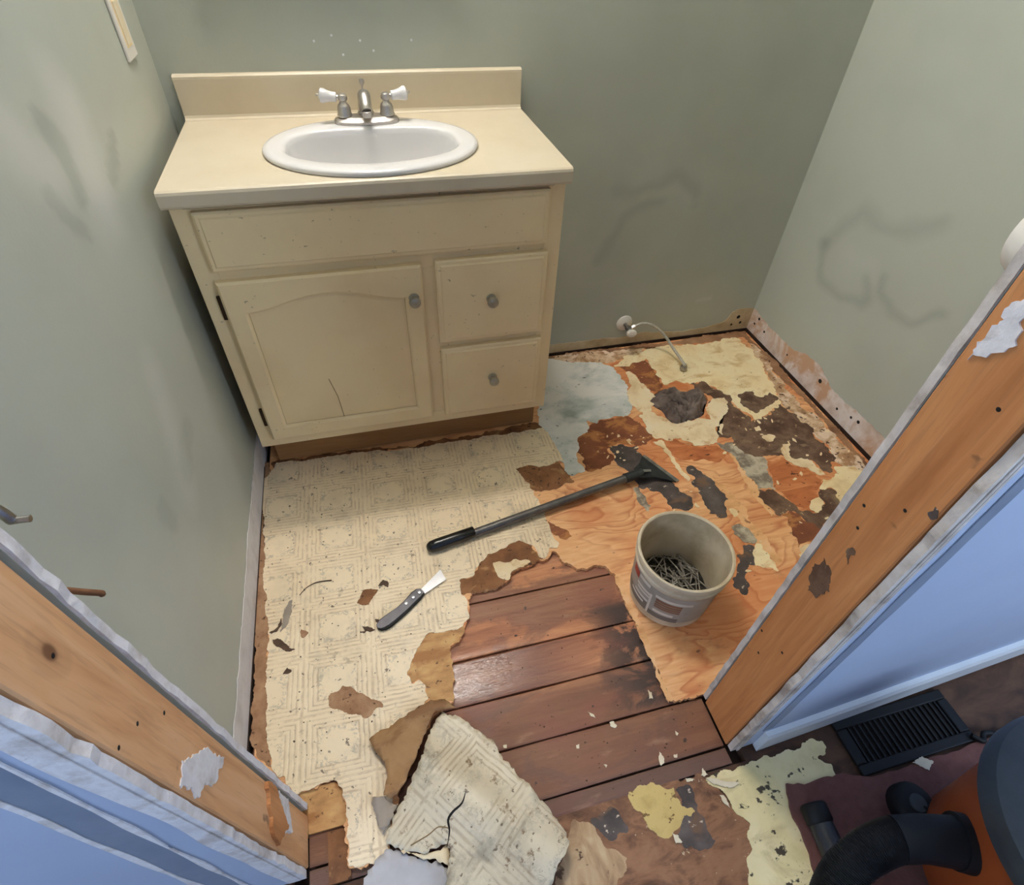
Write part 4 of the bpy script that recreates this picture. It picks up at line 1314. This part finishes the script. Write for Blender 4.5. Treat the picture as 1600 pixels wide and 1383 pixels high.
sw = tag(empty('light_switch', (0, -.157, .967)), 'cream rocker light switch plate on the left wall', 'switch')
box('switch_plate', (.0003, -.035, 0), (.006, .035, .115), m_whiteplastic, sw, 0.002)
box('rocker', (.0055, -.0165, .024), (.0085, .0165, .091), m_chip, sw, 0.001)
box('rocker_frame', (.0055, -.020, .020), (.0066, .020, .095), m_tanback, sw)

# white wall fitting half hidden behind the right stud
wf = tag(empty('round_fitting', (1.020, YI, 1.020)), 'rounded white plastic fitting behind the upper right door stud', 'wall fitting')
lathe('cap_body', [(.045, .0004), (.045, .026), (.041, .037), (.030, .043), (.016, .046), (.001, .0465)], m_whiteplastic, wf, 40, (0, 0, 0), (R(-90), 0, 0))
lathe('cap_ring', [(.050, .0003), (.050, .006), (.045, .008)], m_china, wf, 40, (0, 0, 0), (R(-90), 0, 0))

# ------------------------------------------------------------------ water shut-off with supply hose
VX, VZ = 1.268, .097
va = tag(empty('water_shutoff', (VX, 0, VZ)), 'white and chrome water shut-off with a braided hose on the back wall', 'valve')
lathe('escutcheon', [(.031, .0003), (.030, .004), (.022, .009), (.010, .011)], m_whiteplastic, va, 28, (0, 0, 0), (R(90), 0, 0))
lathe('valve_stub', [(.0075, .008), (.0075, .030), (.011, .032), (.011, .052), (.008, .054)], m_steel, va, 20, (0, 0, 0), (R(90), 0, 0))
lathe('valve_handle', [(.006, .054), (.006, .060), (.014, .062), (.0155, .068), (.014, .076), (.006, .079)], m_whiteplastic, va, 20, (0, 0, 0), (R(90), 0, 0), scale=(1.25, .9))
lathe('outlet_nut', [(.007, .010), (.009, .012), (.009, .026), (.006, .028)], m_steel, va, 6, (0, -.042, 0), (0, R(68), 0), smooth=False)
e = F(1068, 575, .012)
hs = spline([(.022, -.042, .010), (.05, -.045, .020), (.085, -.06, .016), (.125, -.085, -.014), (.152, -.125, -.05), (e.x - VX - .004, e.y, -.066), (e.x - VX, e.y, -VZ + .022)], 8)
tube('braided_hose', hs, .0052, m_braid, va, 10)
lathe('hose_nut', [(.006, .030), (.009, .026), (.0125, .020), (.0125, .006), (.010, .0042)], m_steel, va, 10, (e.x - VX, e.y, -VZ))

# ------------------------------------------------------------------ drain opening stuffed with a bag
rg = []
NRG, NRR = 60, 22
cen = Vector((HC.x, HC.y, 0))
vv = []
for j in range(NRR + 1):
    t = j / NRR
    for i in range(NRG):
        a = 2 * PI * i / NRG
        rr_ = 0.083 * t * (1 + .16 * math.sin(3 * a + 1) + .1 * math.sin(5 * a))
        x, y = rr_ * 1.12 * math.cos(a), rr_ * math.sin(a)
        h = .002 + .034 * abs(nz(x, y, 2, 20)) + .024 * abs(nz(x, y, 5, 44)) - .010 * (1 if nz(x, y, 8, 22) > .22 else 0) - .022 * max(0, t - .75) / .25
        vv.append((x, y, h))
ff = [[j * NRG + i, j * NRG + (i + 1) % NRG, (j + 1) * NRG + (i + 1) % NRG, (j + 1) * NRG + i] for j in range(NRR) for i in range(NRG)]
rag = mesh('crumpled_bag', vv, ff, m_rag, None, False)
rag.location = (cen.x, cen.y, .004)
tag(rag, 'crumpled dark grey bag stuffed into the drain opening in the floor', 'bag')
md = rag.modifiers.new('thickness', 'SOLIDIFY')
md.thickness = .001
sh = []
lathe('drain_pit', [(.108, -.0335), (.108, -.012), (.10, -.012), (.10, -.0335)], m_dark, floor, 24, (HC.x, HC.y, 0), None, (1.1, 1))

# ------------------------------------------------------------------ floor scraper
A = F(667, 857, .016); Bp = F(742, 833, .017); N_ = F(990, 743, .026)
scr = tag(empty('floor_scraper', (A.x, A.y, .004)), 'long-handled black floor scraper lying across the torn floor', 'scraper')
L0 = Vector((A.x, A.y, .004))
rel = lambda p: Vector(p) - L0
ax = (N_ - A).normalized()
tube('handle_tube', [rel(Bp - ax * .01), rel(N_)], .0115, m_darksteel, scr, 18)
gp = [A + ax * s for s in (0, .004, .012, .03, .08, (Bp - A).length - .002, (Bp - A).length)]
tube('grip', [rel(p) for p in gp], [.006, .0115, .0155, .0165, .0158, .0155, .0135], m_blackgloss, scr, 18)
tube('hang_hole', [rel(A + ax * .017 + Vector((0, 0, .0150))), rel(A + ax * .017 + Vector((0, 0, .0172)))], .0038, m_dark, scr, 10)
tube('socket', [rel(N_ - ax * .03), rel(N_ + ax * .012), rel(N_ + ax * .03)], [.0145, .0145, .012], m_scrapblade, scr, 16)
E1, E2 = F(1003, 712, .010), F(1056, 753, .0045)
mid = (E1 + E2) / 2
nk = N_ + ax * .012
side = Vector((-ax.y, ax.x, 0)).normalized()
tp = [nk + side * .018, E1 + Vector((0, 0, -.003)), E2, nk - side * .018]
bl = []
for p, z in ((tp[0], .034), (tp[1], .0095), (tp[2], .0068), (tp[3], .030)):
    bl.append(Vector((p.x, p.y, z)))
ctr = nk + ax * .03
bl.insert(1, (bl[0] * .5 + bl[1] * .5) + side * -.006)
bl.insert(4, (bl[3] * .45 + bl[4] * .55) + side * .010)
prism('blade_head', [rel(p) for p in bl], (0, 0, -.004), m_scrapblade, scr)
prism('worn_patch', [rel(Vector((p.x, p.y, z))) for p, z in ((nk + ax * .020 + side * .006, .0322), (nk + ax * .050 + side * .002, .0245), (nk + ax * .046 - side * .006, .0245), (nk + ax * .018 - side * .004, .0318))], (0, 0, -.0015), m_steel, scr)
prism('scraper_edge', [rel(p) for p in (Vector((E1.x, E1.y, .0078)), Vector((E1.x, E1.y, .0078)) + ax * .012, Vector((E2.x, E2.y, .0060)) + ax * .012, Vector((E2.x, E2.y, .0060)))], (0, 0, -.0015), m_steel, scr)

# ------------------------------------------------------------------ knife
K0, K1, K2 = F(593, 981, .008), F(660, 926, .008), F(696, 896, .006)
kn = tag(empty('utility_knife', (K0.x, K0.y, .0022)), 'knife with grey riveted handle and bright angled blade on the vinyl', 'knife')
LK = Vector((K0.x, K0.y, .0022))
rk = lambda p: Vector(p) - LK
ka = (K1 - K0); kl_ = ka.length; ka.normalize()
ks = Vector((-ka.y, ka.x, 0))
# handle outline (along, across), across > 0 is the upper left side
out = [(0, -.008), (-.004, 0), (-.002, .009), (.008, .014), (.03, .013), (.06, .010), (.085, .012), (kl_ - .02, .017), (kl_ - .006, .016), (kl_ + .002, .010), (kl_ + .002, -.006), (kl_ - .014, -.010), (.08, -.014), (.05, -.016), (.02, -.016), (.008, -.013)]
def hand(name, scale, z0, z1, mat, par):
    pts2 = [(a, b * scale) for a, b in out]
    return prism(name, [rk(K0 + ka * a + ks * b + Vector((0, 0, z1 - K0.z))) for a, b in pts2], (0, 0, z0 - z1), mat, par)


hb = hand('handle_core', 1.0, .0030, .0125, m_black, kn)
hand('handle_scale', .78, .0124, .0150, m_knifegrip, hb)
for a in (.078, .100, .118):
    p = K0 + ka * (a * kl_ / .125) + ks * .0015
    lathe('rivet', [(.0042, .0148), (.0042, .0156), (.003, .0160)], m_blade, hb, 14, rk((p.x, p.y, .0022)))
b0 = K0 + ka * (kl_ - .004)
tipA, tipB = F(688, 890, .008), F(698, 906, .008)
prism('blade', [rk(Vector((q.x, q.y, .0085))) for q in (b0 + ks * .0085, tipA, tipB - ks * -.002, b0 - ks * .0055)], (0, 0, -.0022), m_blade, kn)

# ------------------------------------------------------------------ bucket of nails
BC = Vector((.979, -1.013, .0006))
bk = tag(empty('plastic_bucket', BC), 'dirty white plastic bucket with a worn label holding old nails', 'bucket')
RB, RT_, HB = .094, .106, .188
rz_ = lambda z: RB + (RT_ - RB) * z / HB
prof = [(.001, 0), (RB - .006, 0), (RB, .004), (rz_(.150), .150), (rz_(.150) + .004, .152), (rz_(.155) + .004, .156), (rz_(.158), .159), (rz_(.176), .174), (RT_ + .0035, .176), (RT_ + .0045, .183), (RT_ + .003, .188), (RT_ - .001, .1885), (RT_ - .004, .186), (rz_(.15) - .003, .15), (RB - .003, .008), (RB - .008, .005), (.001, .005)]
lathe('bucket_shell', prof, m_bucket, bk, 64, close=False)


def curved(name, a0, a1, z0, z1, mat, par, off=.0006, n=12):
    vv, ff = [], []
    for i in range(n + 1):
        a = R(a0 + (a1 - a0) * i / n)
        for z in (z0, z1):
            for o_ in (off, off - .0004):
                r_ = rz_(z) + o_
                vv.append((r_ * math.cos(a), r_ * math.sin(a), z))
    for i in range(n):
        k = i * 4
        ff += [[k, k + 4, k + 6, k + 2], [k + 1, k + 3, k + 7, k + 5], [k, k + 1, k + 5, k + 4], [k + 2, k + 6, k + 7, k + 3]]
    ff += [[0, 2, 3, 1], [n * 4, n * 4 + 1, n * 4 + 3, n * 4 + 2]]
    return mesh(name, vv, ff, mat, par)


lb = curved('label', 140, 300, .030, .140, m_label, bk, .0006, 40)
curved('label_print', 148, 206, .030, .062, m_labeldark, lb, .0010)
curved('label_print', 208, 252, .028, .046, m_labeldark, lb, .0010)
curved('label_print', 166, 182, .112, .136, m_labelred, lb, .0010)
curved('label_print', 184, 204, .126, .138, m_labellight, lb, .0010)
for z0_, z1_, a0, a1 in ((.098, .106, 182, 208), (.086, .093, 184, 208), (.066, .074, 180, 206), (.050, .058, 172, 200)):
    curved('label_print', a0, a1, z0_, z1_, m_labellight, lb, .0012)
curved('label_print', 207, 210, .028, .110, m_labellight, lb, .0012)
for z0_, z1_ in ((.100, .108), (.090, .097), (.081, .087), (.072, .078)):
    curved('label_print', 216, 250, z0_, z1_, m_labelbrown, lb, .0012)
curved('label_print', 214, 262, .112, .122, m_labellight, lb, .0012)
curved('label_print', 216, 244, .052, .062, m_labellight, lb, .0012)

# heap of nails: a lumpy bed nobody could count, with single nails on top
hv, hf = [], []
for j in range(11):
    for i in range(32):
        a = 2 * PI * i / 32
        r_ = (RB - .0045) * j / 10
        x, y = r_ * math.cos(a), r_ * math.sin(a)
        hv.append((x, y, .030 + .010 * nz(x, y, 1, 40) - .10 * (-x * .3 + y * .9) * .5))
hf = [[j * 32 + i, j * 32 + (i + 1) % 32, (j + 1) * 32 + (i + 1) % 32, (j + 1) * 32 + i] for j in range(10) for i in range(32)]
heap = mesh('nail_heap', hv, hf, m_nailheap, None, False)
heap.location = BC
tag(heap, 'dark heap of nails filling the bottom of the bucket', 'nails', kind='stuff')
rnd = random.Random(4)
nm = None
for i in range(90):
    L = .055
    if nm is None:
        o = lathe('loose_nail', [(.0002, -L / 2), (.0016, -L / 2 + .006), (.0016, L / 2 - .002), (.0036, L / 2 - .0016), (.0036, L / 2)], m_nail, None, 7, smooth=False)
        nm = o.data
    else:
        o = link(bpy.data.objects.new('loose_nail', nm))
    while True:
        x, y = rnd.uniform(-.08, .08), rnd.uniform(-.08, .08)
        az = rnd.uniform(0, PI)
        ex, ey = abs(x) + .0, 0
        if max(math.hypot(x + L / 2 * math.cos(az), y + L / 2 * math.sin(az)), math.hypot(x - L / 2 * math.cos(az), y - L / 2 * math.sin(az))) < RB - .006:
            break
    zb = .030 + .010 * nz(x, y, 1, 40) - .10 * (-x * .3 + y * .9) * .5
    o.location = BC + Vector((x, y, zb + .004 + rnd.uniform(0, .014)))
    o.rotation_euler = (0, PI / 2 + rnd.uniform(-.35, .35), az)
    tag(o, 'grey steel nail lying on the heap inside the bucket', 'nail', 'loose nails in the bucket')

# ------------------------------------------------------------------ loose vinyl and flaps by the doorway
P0 = F(690, 1112, .02)
def h_loose(x, y):
    # lifted along its left edge and bulging in the middle
    d = (Vector((x, y)) - Vector((.39, -1.20)))
    u = (d.x * .72 + d.y * -.69)
    w = (d.x * .69 + d.y * .72)
    return .012 + .022 * math.exp(-((w + .085) / .05) ** 2) + .012 * math.exp(-((u - .17) / .09) ** 2) + .005 * nz(x, y, 1, 14)


main_px = [(690, 1107), (714, 1114), (740, 1134), (775, 1162), (786, 1186), (815, 1216), (848, 1250), (877, 1288), (890, 1314), (880, 1340), (866, 1370), (850, 1420), (680, 1440), (694, 1384), (700, 1352), (703, 1330), (700, 1316), (668, 1330), (626, 1328), (600, 1310), (606, 1290), (622, 1256), (640, 1226), (658, 1186), (668, 1150), (680, 1120)]
ls = sheet('loose_vinyl_sheet', main_px, h_loose, m_vinyl_loose, None, .0025, .012, .003, 3, .03)
tag(ls, 'large dirty patterned vinyl piece lying loose at the threshold', 'vinyl piece')


def h_flap(x, y):
    a, b = F(672, 1092, .03), F(600, 1245, .03)
    return .010 + .014 * max(0, math.sin((x - .19) * 9)) + .006 * nz(x, y, 4, 16)


flap_px = [(575, 1152), (590, 1140), (615, 1127), (640, 1110), (672, 1092), (692, 1090), (718, 1104), (698, 1106), (678, 1110), (666, 1138), (652, 1174), (636, 1210), (622, 1234), (610, 1246), (598, 1240), (604, 1212), (600, 1190), (586, 1172)]
fp = sheet('folded_backing_flap', flap_px, h_flap, m_tanpaper, None, .002, .012, .002, 5, .03)
tag(fp, 'brown folded-back vinyl flap beside the large loose vinyl piece', 'vinyl piece')
gp_px = [(604, 1326), (630, 1332), (660, 1342), (700, 1356), (712, 1400), (560, 1420), (574, 1360), (590, 1340)]
g1 = sheet('grey_vinyl_scrap', gp_px, lambda x, y: .006 + .006 * nz(x, y, 3, 12), m_greyback, None, .002, .015, .004, 6, .006)
tag(g1, 'pale grey underside of a vinyl scrap at the bottom edge by the threshold', 'vinyl piece')
g2 = sheet('taupe_vinyl_scrap', [(582, 1246), (602, 1244), (622, 1256), (608, 1288), (598, 1304), (588, 1280)], lambda x, y: .010 + .008 * nz(x, y, 3, 20), m_taupe, None, .002, .012, .003, 7, .012)
tag(g2, 'small grey-brown curled scrap below the brown folded flap', 'vinyl piece')
g3 = sheet('cream_vinyl_scrap', [(626, 1330), (668, 1332), (698, 1318), (704, 1332), (700, 1352), (684, 1346), (656, 1340)], lambda x, y: .012 + .004 * nz(x, y, 3, 20), m_cream, None, .002, .012, .003, 8, .014)
tag(g3, 'torn cream backing corner under the large loose vinyl piece', 'vinyl piece')
cp_ = [F(u, v, .034) for u, v in [(728, 1238), (722, 1256), (708, 1268), (700, 1280), (702, 1296), (699, 1316)]]
ck = tube('sheet_crack', [Vector((q.x, q.y, h_loose(q.x, q.y) + .0004)) for q in spline(cp_, 4)], [.0006 + .0016 * math.sin(PI * i / 20) for i in range(21)], m_dark, ls, 6, flat=.4)
cp2 = [F(u, v, .034) for u, v in [(700, 1292), (684, 1290), (668, 1302), (640, 1318)]]
tube('sheet_crack', [Vector((q.x, q.y, h_loose(q.x, q.y) + .0004)) for q in spline(cp2, 4)], .0011, m_groove, ls, 6, flat=.4)

# ------------------------------------------------------------------ scraps and chips
scr_n = [0]


def scrap(name, px, z, mat, label, cat, th=.0012, lift=0.0, group=None):
    scr_n[0] += 1
    pts = [F(u, v, z) for u, v in px]
    c = sum(pts, Vector()) / len(pts)
    w = jag([(p.x - c.x, p.y - c.y) for p in pts], .0015, .005, 300 + scr_n[0])
    o = prism(name, [(x, y, th + lift * (x * x + y * y) * 60) for x, y in w], (0, 0, -th), mat)
    o.location = (c.x, c.y, z)
    return tag(o, label, cat, group)


ZV = .0022
scrap('paper_scrap', [(569, 922), (580, 920), (591, 922), (583, 932), (576, 945), (566, 946), (558, 943), (563, 932)], ZV, m_brown, 'brown four-sided paper scrap left of the knife', 'scrap', .0015)
scrap('paper_scrap', [(591, 916), (600, 907), (607, 911), (606, 918), (600, 914)], ZV, m_scrapdark, 'small black paper scrap just above the brown four-sided scrap', 'scrap', .003)
scrap('paper_scrap', [(426, 1000), (434, 998), (446, 1006), (452, 1013), (461, 1015), (450, 1018), (438, 1012), (430, 1008)], ZV, m_scrapdark, 'dark leaf-shaped paper scrap on the vinyl near the left wall', 'scrap', .002)
scrap('paper_sliver', [(421, 989), (432, 982), (440, 967), (441, 974), (434, 986), (424, 991)], ZV, m_scrapdark, 'thin black curved sliver on the vinyl above the dark leaf-shaped scrap', 'scrap', .002)
scrap('paper_sliver', [(441, 975), (444, 955), (452, 940), (457, 938), (455, 958), (448, 978), (438, 988)], ZV, m_taupe, 'pale grey curved sliver beside the thin black sliver', 'scrap', .002)
scrap('paper_scrap', [(471, 983), (482, 988), (474, 997), (470, 994)], ZV, m_tearpaper, 'small tan triangle scrap right of the black sliver', 'scrap')
scrap('paper_scrap', [(442, 1054), (449, 1043), (456, 1048), (450, 1053)], ZV, m_scrapdark, 'small dark triangle scrap below the dark leaf-shaped scrap', 'scrap')
scrap('paper_scrap', [(566, 979), (576, 980), (586, 984), (580, 987), (570, 985)], ZV, m_scrapdark, 'dark splinter scrap left of the knife butt', 'scrap', .0025)
scrap('paper_scrap', [(563, 987), (572, 986), (570, 989), (563, 989)], ZV, m_scrapdark, 'tiny dark splinter under the dark scrap by the knife butt', 'scrap', .0025)
scrap('paper_scrap', [(586, 968), (592, 968), (591, 973), (587, 972)], ZV, m_scrapdark, 'tiny dark crumb touching the knife butt', 'scrap', .002)
tw = [F(u, v, .004) for u, v in [(468, 930), (478, 919), (492, 911), (506, 908), (518, 907)]]
o = tube('twig', [q - tw[0] for q in spline(tw, 4)], [.0008 + .0011 * (i / 16) for i in range(17)], m_scrapdark, None, 6)
o.location = tw[0]
tag(o, 'thin dark curved twig on the vinyl left of the knife', 'twig')
chips = [((1030, 1175), (1036, 1182), (1038, 1192), (1033, 1197), (1029, 1186)), ((952, 1129), (958, 1127), (964, 1134), (960, 1138), (955, 1136)), ((1071, 1216), (1084, 1217), (1082, 1221), (1073, 1222)), ((1012, 1078), (1018, 1082), (1020, 1092), (1014, 1092)), ((1098, 1200), (1106, 1211), (1100, 1214), (1095, 1212)), ((1050, 1300), (1060, 1306), (1066, 1316), (1056, 1318)), ((918, 1112), (928, 1117), (930, 1122), (922, 1118)), ((786, 1165), (792, 1164), (792, 1169), (787, 1169)), ((1052, 1180), (1058, 1178), (1058, 1184), (1053, 1184)), ((900, 1165), (905, 1163), (905, 1170), (901, 1170)), ((1055, 1142), (1060, 1146), (1058, 1150)), ((943, 1195), (949, 1196), (947, 1200))]
for i, c_ in enumerate(chips):
    zz = ZP + .0015 if c_[0][1] < 1200 else fl_h0 + .0042
    scrap('paint_chip', c_, zz, m_chip, 'small cream paint chip scattered on the dark boards and threshold', 'chip', .0014, 0, 'cream paint chips on the boards')
scrap('vinyl_shard', [(1102, 1216), (1118, 1217), (1142, 1222), (1156, 1224), (1148, 1230), (1134, 1230), (1116, 1226)], fl_h0 + .005, m_chip, 'long cream vinyl shard at the corner of the hall vinyl', 'scrap', .002)
scrap('vinyl_shard', [(1124, 1243), (1130, 1243), (1138, 1256), (1140, 1262), (1132, 1256)], fl_h0 + .005, m_chip, 'narrow cream vinyl sliver along the torn hall vinyl edge', 'scrap', .002)
scrap('vinyl_shard', [(1425, 1192), (1440, 1182), (1458, 1190), (1452, 1204), (1438, 1198)], fl_h0 + .0112, m_chip, 'small cream vinyl shard in front of the black floor vent', 'scrap', .0015)
# crumbs of dirt
rnd = random.Random(12)
cv, cf = [], []
for i in range(420):
    if i < 260:
        u, v = rnd.uniform(415, 850), rnd.uniform(735, 1190)
        p = F(u, v, ZV)
        if v > 1000 and u > 640 or (u > 700 and v > 860): continue
    else:
        u, v = rnd.uniform(760, 1110), rnd.uniform(930, 1240)
        p = F(u, v, ZP + .001)
        if u > 940 and v < 1000: continue
        if p.y < -1.39 or u < 860 and v > 1140: continue
    s = rnd.uniform(.0006, .0022)
    b_ = len(cv)
    for k in range(4):
        a = k * PI / 2 + rnd.random()
        cv.append((p.x + s * math.cos(a), p.y + s * math.sin(a), p.z))
    cv.append((p.x, p.y, p.z + s))
    cf += [[b_, b_ + 1, b_ + 4], [b_ + 1, b_ + 2, b_ + 4], [b_ + 2, b_ + 3, b_ + 4], [b_ + 3, b_, b_ + 4]]
crumb = mesh('floor_crumbs', cv, cf, m_scrapdark)
tag(crumb, 'tiny dark crumbs of dirt scattered over the torn floor', 'dirt', kind='stuff')

# nails left in the torn edge of the left door wall
p = FY(0, 800, YI + .004)
q = [FY(u, v, YI + .012) for u, v in [(-30, 782), (4, 802), (20, 813), (30, 812), (48, 810)]]
o = tube('bent_nail', [a - q[0] for a in spline(q, 4)], [.0042] * 9 + [.0030] * 8, m_steel, None, 8)
o.location = q[0]
tag(o, 'bent grey nail sticking out of the left torn drywall edge', 'nail')
q = [FY(u, v, YI + .010) for u, v in [(100, 922), (130, 925), (145, 926), (158, 927), (160, 929)]]
o = tube('rusty_nail', [a - q[0] for a in spline(q, 3)], .0030, m_rust, None, 8)
o.location = q[0]
tag(o, 'short rusty nail sticking out of the left torn drywall edge', 'nail')

# ------------------------------------------------------------------ floor vent in the hall
vz = fl_h0 + .0022
vt = tag(empty('floor_vent', (1.33, -1.430, vz)), 'black floor vent grille beside the hall baseboard', 'vent')
X_, Y_ = .142, .054
for a, b in (((-X_, -Y_, 0), (X_, -Y_ + .02, .008)), ((-X_, Y_ - .02, 0), (X_, Y_, .008)), ((-X_, -Y_ + .02, 0), (-X_ + .024, Y_ - .02, .008)), ((X_ - .024, -Y_ + .02, 0), (X_, Y_ - .02, .008))):
    box('vent_frame', a, b, m_black, vt, .0025)
box('vent_back', (-X_ + .02, -Y_ + .016, .0002), (X_ - .02, Y_ - .016, .0016), m_dark, vt)
for i in range(18):
    x = -X_ + .030 + i * (2 * X_ - .06) / 17
    box('vent_slat', (x - .002, -Y_ + .019, .0016), (x + .002, Y_ - .019, .006), m_black, vt)

# ------------------------------------------------------------------ vacuum
RZ = fl_h0 + .0105
VC = Vector((1.30, -1.695, RZ))
vc = tag(empty('shop_vacuum', VC), 'orange shop vacuum with dark grey lid standing on the hall rug', 'vacuum')
lathe('drum', [(.001, .035), (.140, .035), (.150, .045), (.160, .16), (.172, .275), (.176, .285), (.170, .292), (.001, .292)], m_orange, vc, 56)
lathe('lid', [(.150, .286), (.182, .284), (.190, .292), (.191, .312), (.184, .328), (.165, .336), (.140, .337), (.132, .330), (.128, .318), (.001, .318)], m_vaclid, vc, 56)
lathe('motor_head', [(.120, .315), (.118, .36), (.10, .39), (.06, .402), (.001, .404)], m_black, vc, 40)
tube('lid_handle', spline([(-.09, 0, .39), (-.06, 0, .425), (0, 0, .435), (.06, 0, .425), (.09, 0, .39)], 6), .011, m_vaclid, vc, 10)
lathe('power_switch', [(.020, .30), (.020, .3215), (.016, .324), (.001, .324)], m_whiteplastic, vc, 20, (-.105, .045, 0), None)
# decal on the drum
for k, (a0, a1, z0_, z1_, mm) in enumerate(((198, 214, .08, .105, m_labellight), (198, 212, .112, .125, m_black), (199, 210, .13, .142, m_labellight))):
    vv, ff = [], []
    for i in range(9):
        a = R(a0 + (a1 - a0) * i / 8)
        for z in (z0_, z1_):
            r_ = .150 + (z - .045) / .115 * .010 + .0007
            vv += [(r_ * math.cos(a), r_ * math.sin(a), z), ((r_ - .0006) * math.cos(a), (r_ - .0006) * math.sin(a), z)]
    for i in range(8):
        b_ = i * 4
        ff += [[b_, b_ + 4, b_ + 6, b_ + 2], [b_ + 1, b_ + 3, b_ + 7, b_ + 5], [b_, b_ + 1, b_ + 5, b_ + 4], [b_ + 2, b_ + 6, b_ + 7, b_ + 3]]
    mesh('drum_decal', vv, ff, mm, vc)
# caster pods
for a in (122, 212, 302, 32):
    c_ = Vector((.168 * math.cos(R(a)), .168 * math.sin(R(a)), 0))
    pod = lathe('caster_pod', [(.001, .030), (.036, .030), (.040, .036), (.038, .058), (.030, .066), (.020, .068), (.001, .068)], m_black, vc, 24, c_)
    lathe('caster_cap', [(.016, .067), (.015, .071), (.001, .072)], m_vaclid, pod, 18, c_)
    lathe('caster_wheel', [(.001, -.009), (.012, -.010), (.015, -.006), (.015, .006), (.012, .010), (.001, .009)], m_hose, pod, 18, c_ + Vector((0, 0, .0152)), (R(90), 0, R(a)))
    tube('caster_arm', [c_ * .70 + Vector((0, 0, .052)), c_ * .95 + Vector((0, 0, .052))], .020, m_black, pod, 12)
# hose with elbow cuff: port on the drum, hose arching away to the camera's feet
PT = F(1484, 1312, .19) - VC
dirp = Vector((PT.x, PT.y, 0)).normalized()
base_pt = dirp * .158 + Vector((0, 0, PT.z))
c1 = F(1440, 1310, .19) - VC
hp_ = [F(1400, 1312, .185) - VC, F(1365, 1326, .175) - VC, F(1335, 1348, .160) - VC, F(1312, 1375, .140) - VC, F(1296, 1415, .115) - VC, F(1290, 1480, .08) - VC, F(1300, 1560, .05) - VC]
cuffdir = (hp_[0] - c1).normalized()
tube('port_flange', [base_pt + dirp * .0, base_pt + dirp * .020], [.042, .041], m_black, vc, 24)
tube('hose_cuff', [base_pt + dirp * .008, base_pt * .55 + (c1) * .45, c1, hp_[0]], [.037, .036, .034, .033], m_black, vc, 24)
hpath = spline([c1] + hp_, 26)
tube('hose', hpath, [.0305 + (.0022 if i % 2 else -.0012) for i in range(len(hpath))], m_hose, vc, 20)

# black wand end on the rug
w0, w1 = F(1268, 1256, RZ + .025), F(1316, 1362, RZ + .026)
wd = tag(empty('vacuum_wand', (w0.x, w0.y, RZ)), 'short black plastic vacuum wand lying on the maroon rug', 'vacuum wand')
LW = Vector((w0.x, w0.y, RZ))
dw = (w1 - w0); dw.z = 0; dw.normalize()
s0 = Vector((w0.x, w0.y, RZ + .0262))
tube('wand_tube', [s0 + dw * .028 - LW, s0 + dw * .17 - LW], [.0215, .0255], m_hose, wd, 24)
tube('wand_collar', [s0 - LW, s0 + dw * .004 - LW, s0 + dw * .030 - LW, s0 + dw * .034 - LW], [.0215, .0245, .0245, .0215], m_black, wd, 24)

# black cord between vent and vacuum
cq = [(1.46, -1.475, RZ + .006), (1.475, -1.49, RZ + .006), (1.49, -1.478, RZ + .006), (1.52, -1.487, RZ + .006), (1.56, -1.50, RZ + .006), (1.60, -1.56, RZ + .006), (1.58, -1.66, RZ + .006)]
o = tube('power_cord', [Vector(a) - Vector(cq[0]) for a in spline(cq, 8)], .0055, m_black, None, 8)
o.location = cq[0]
tag(o, 'thick black power cord on the floor beside the floor vent', 'cord')
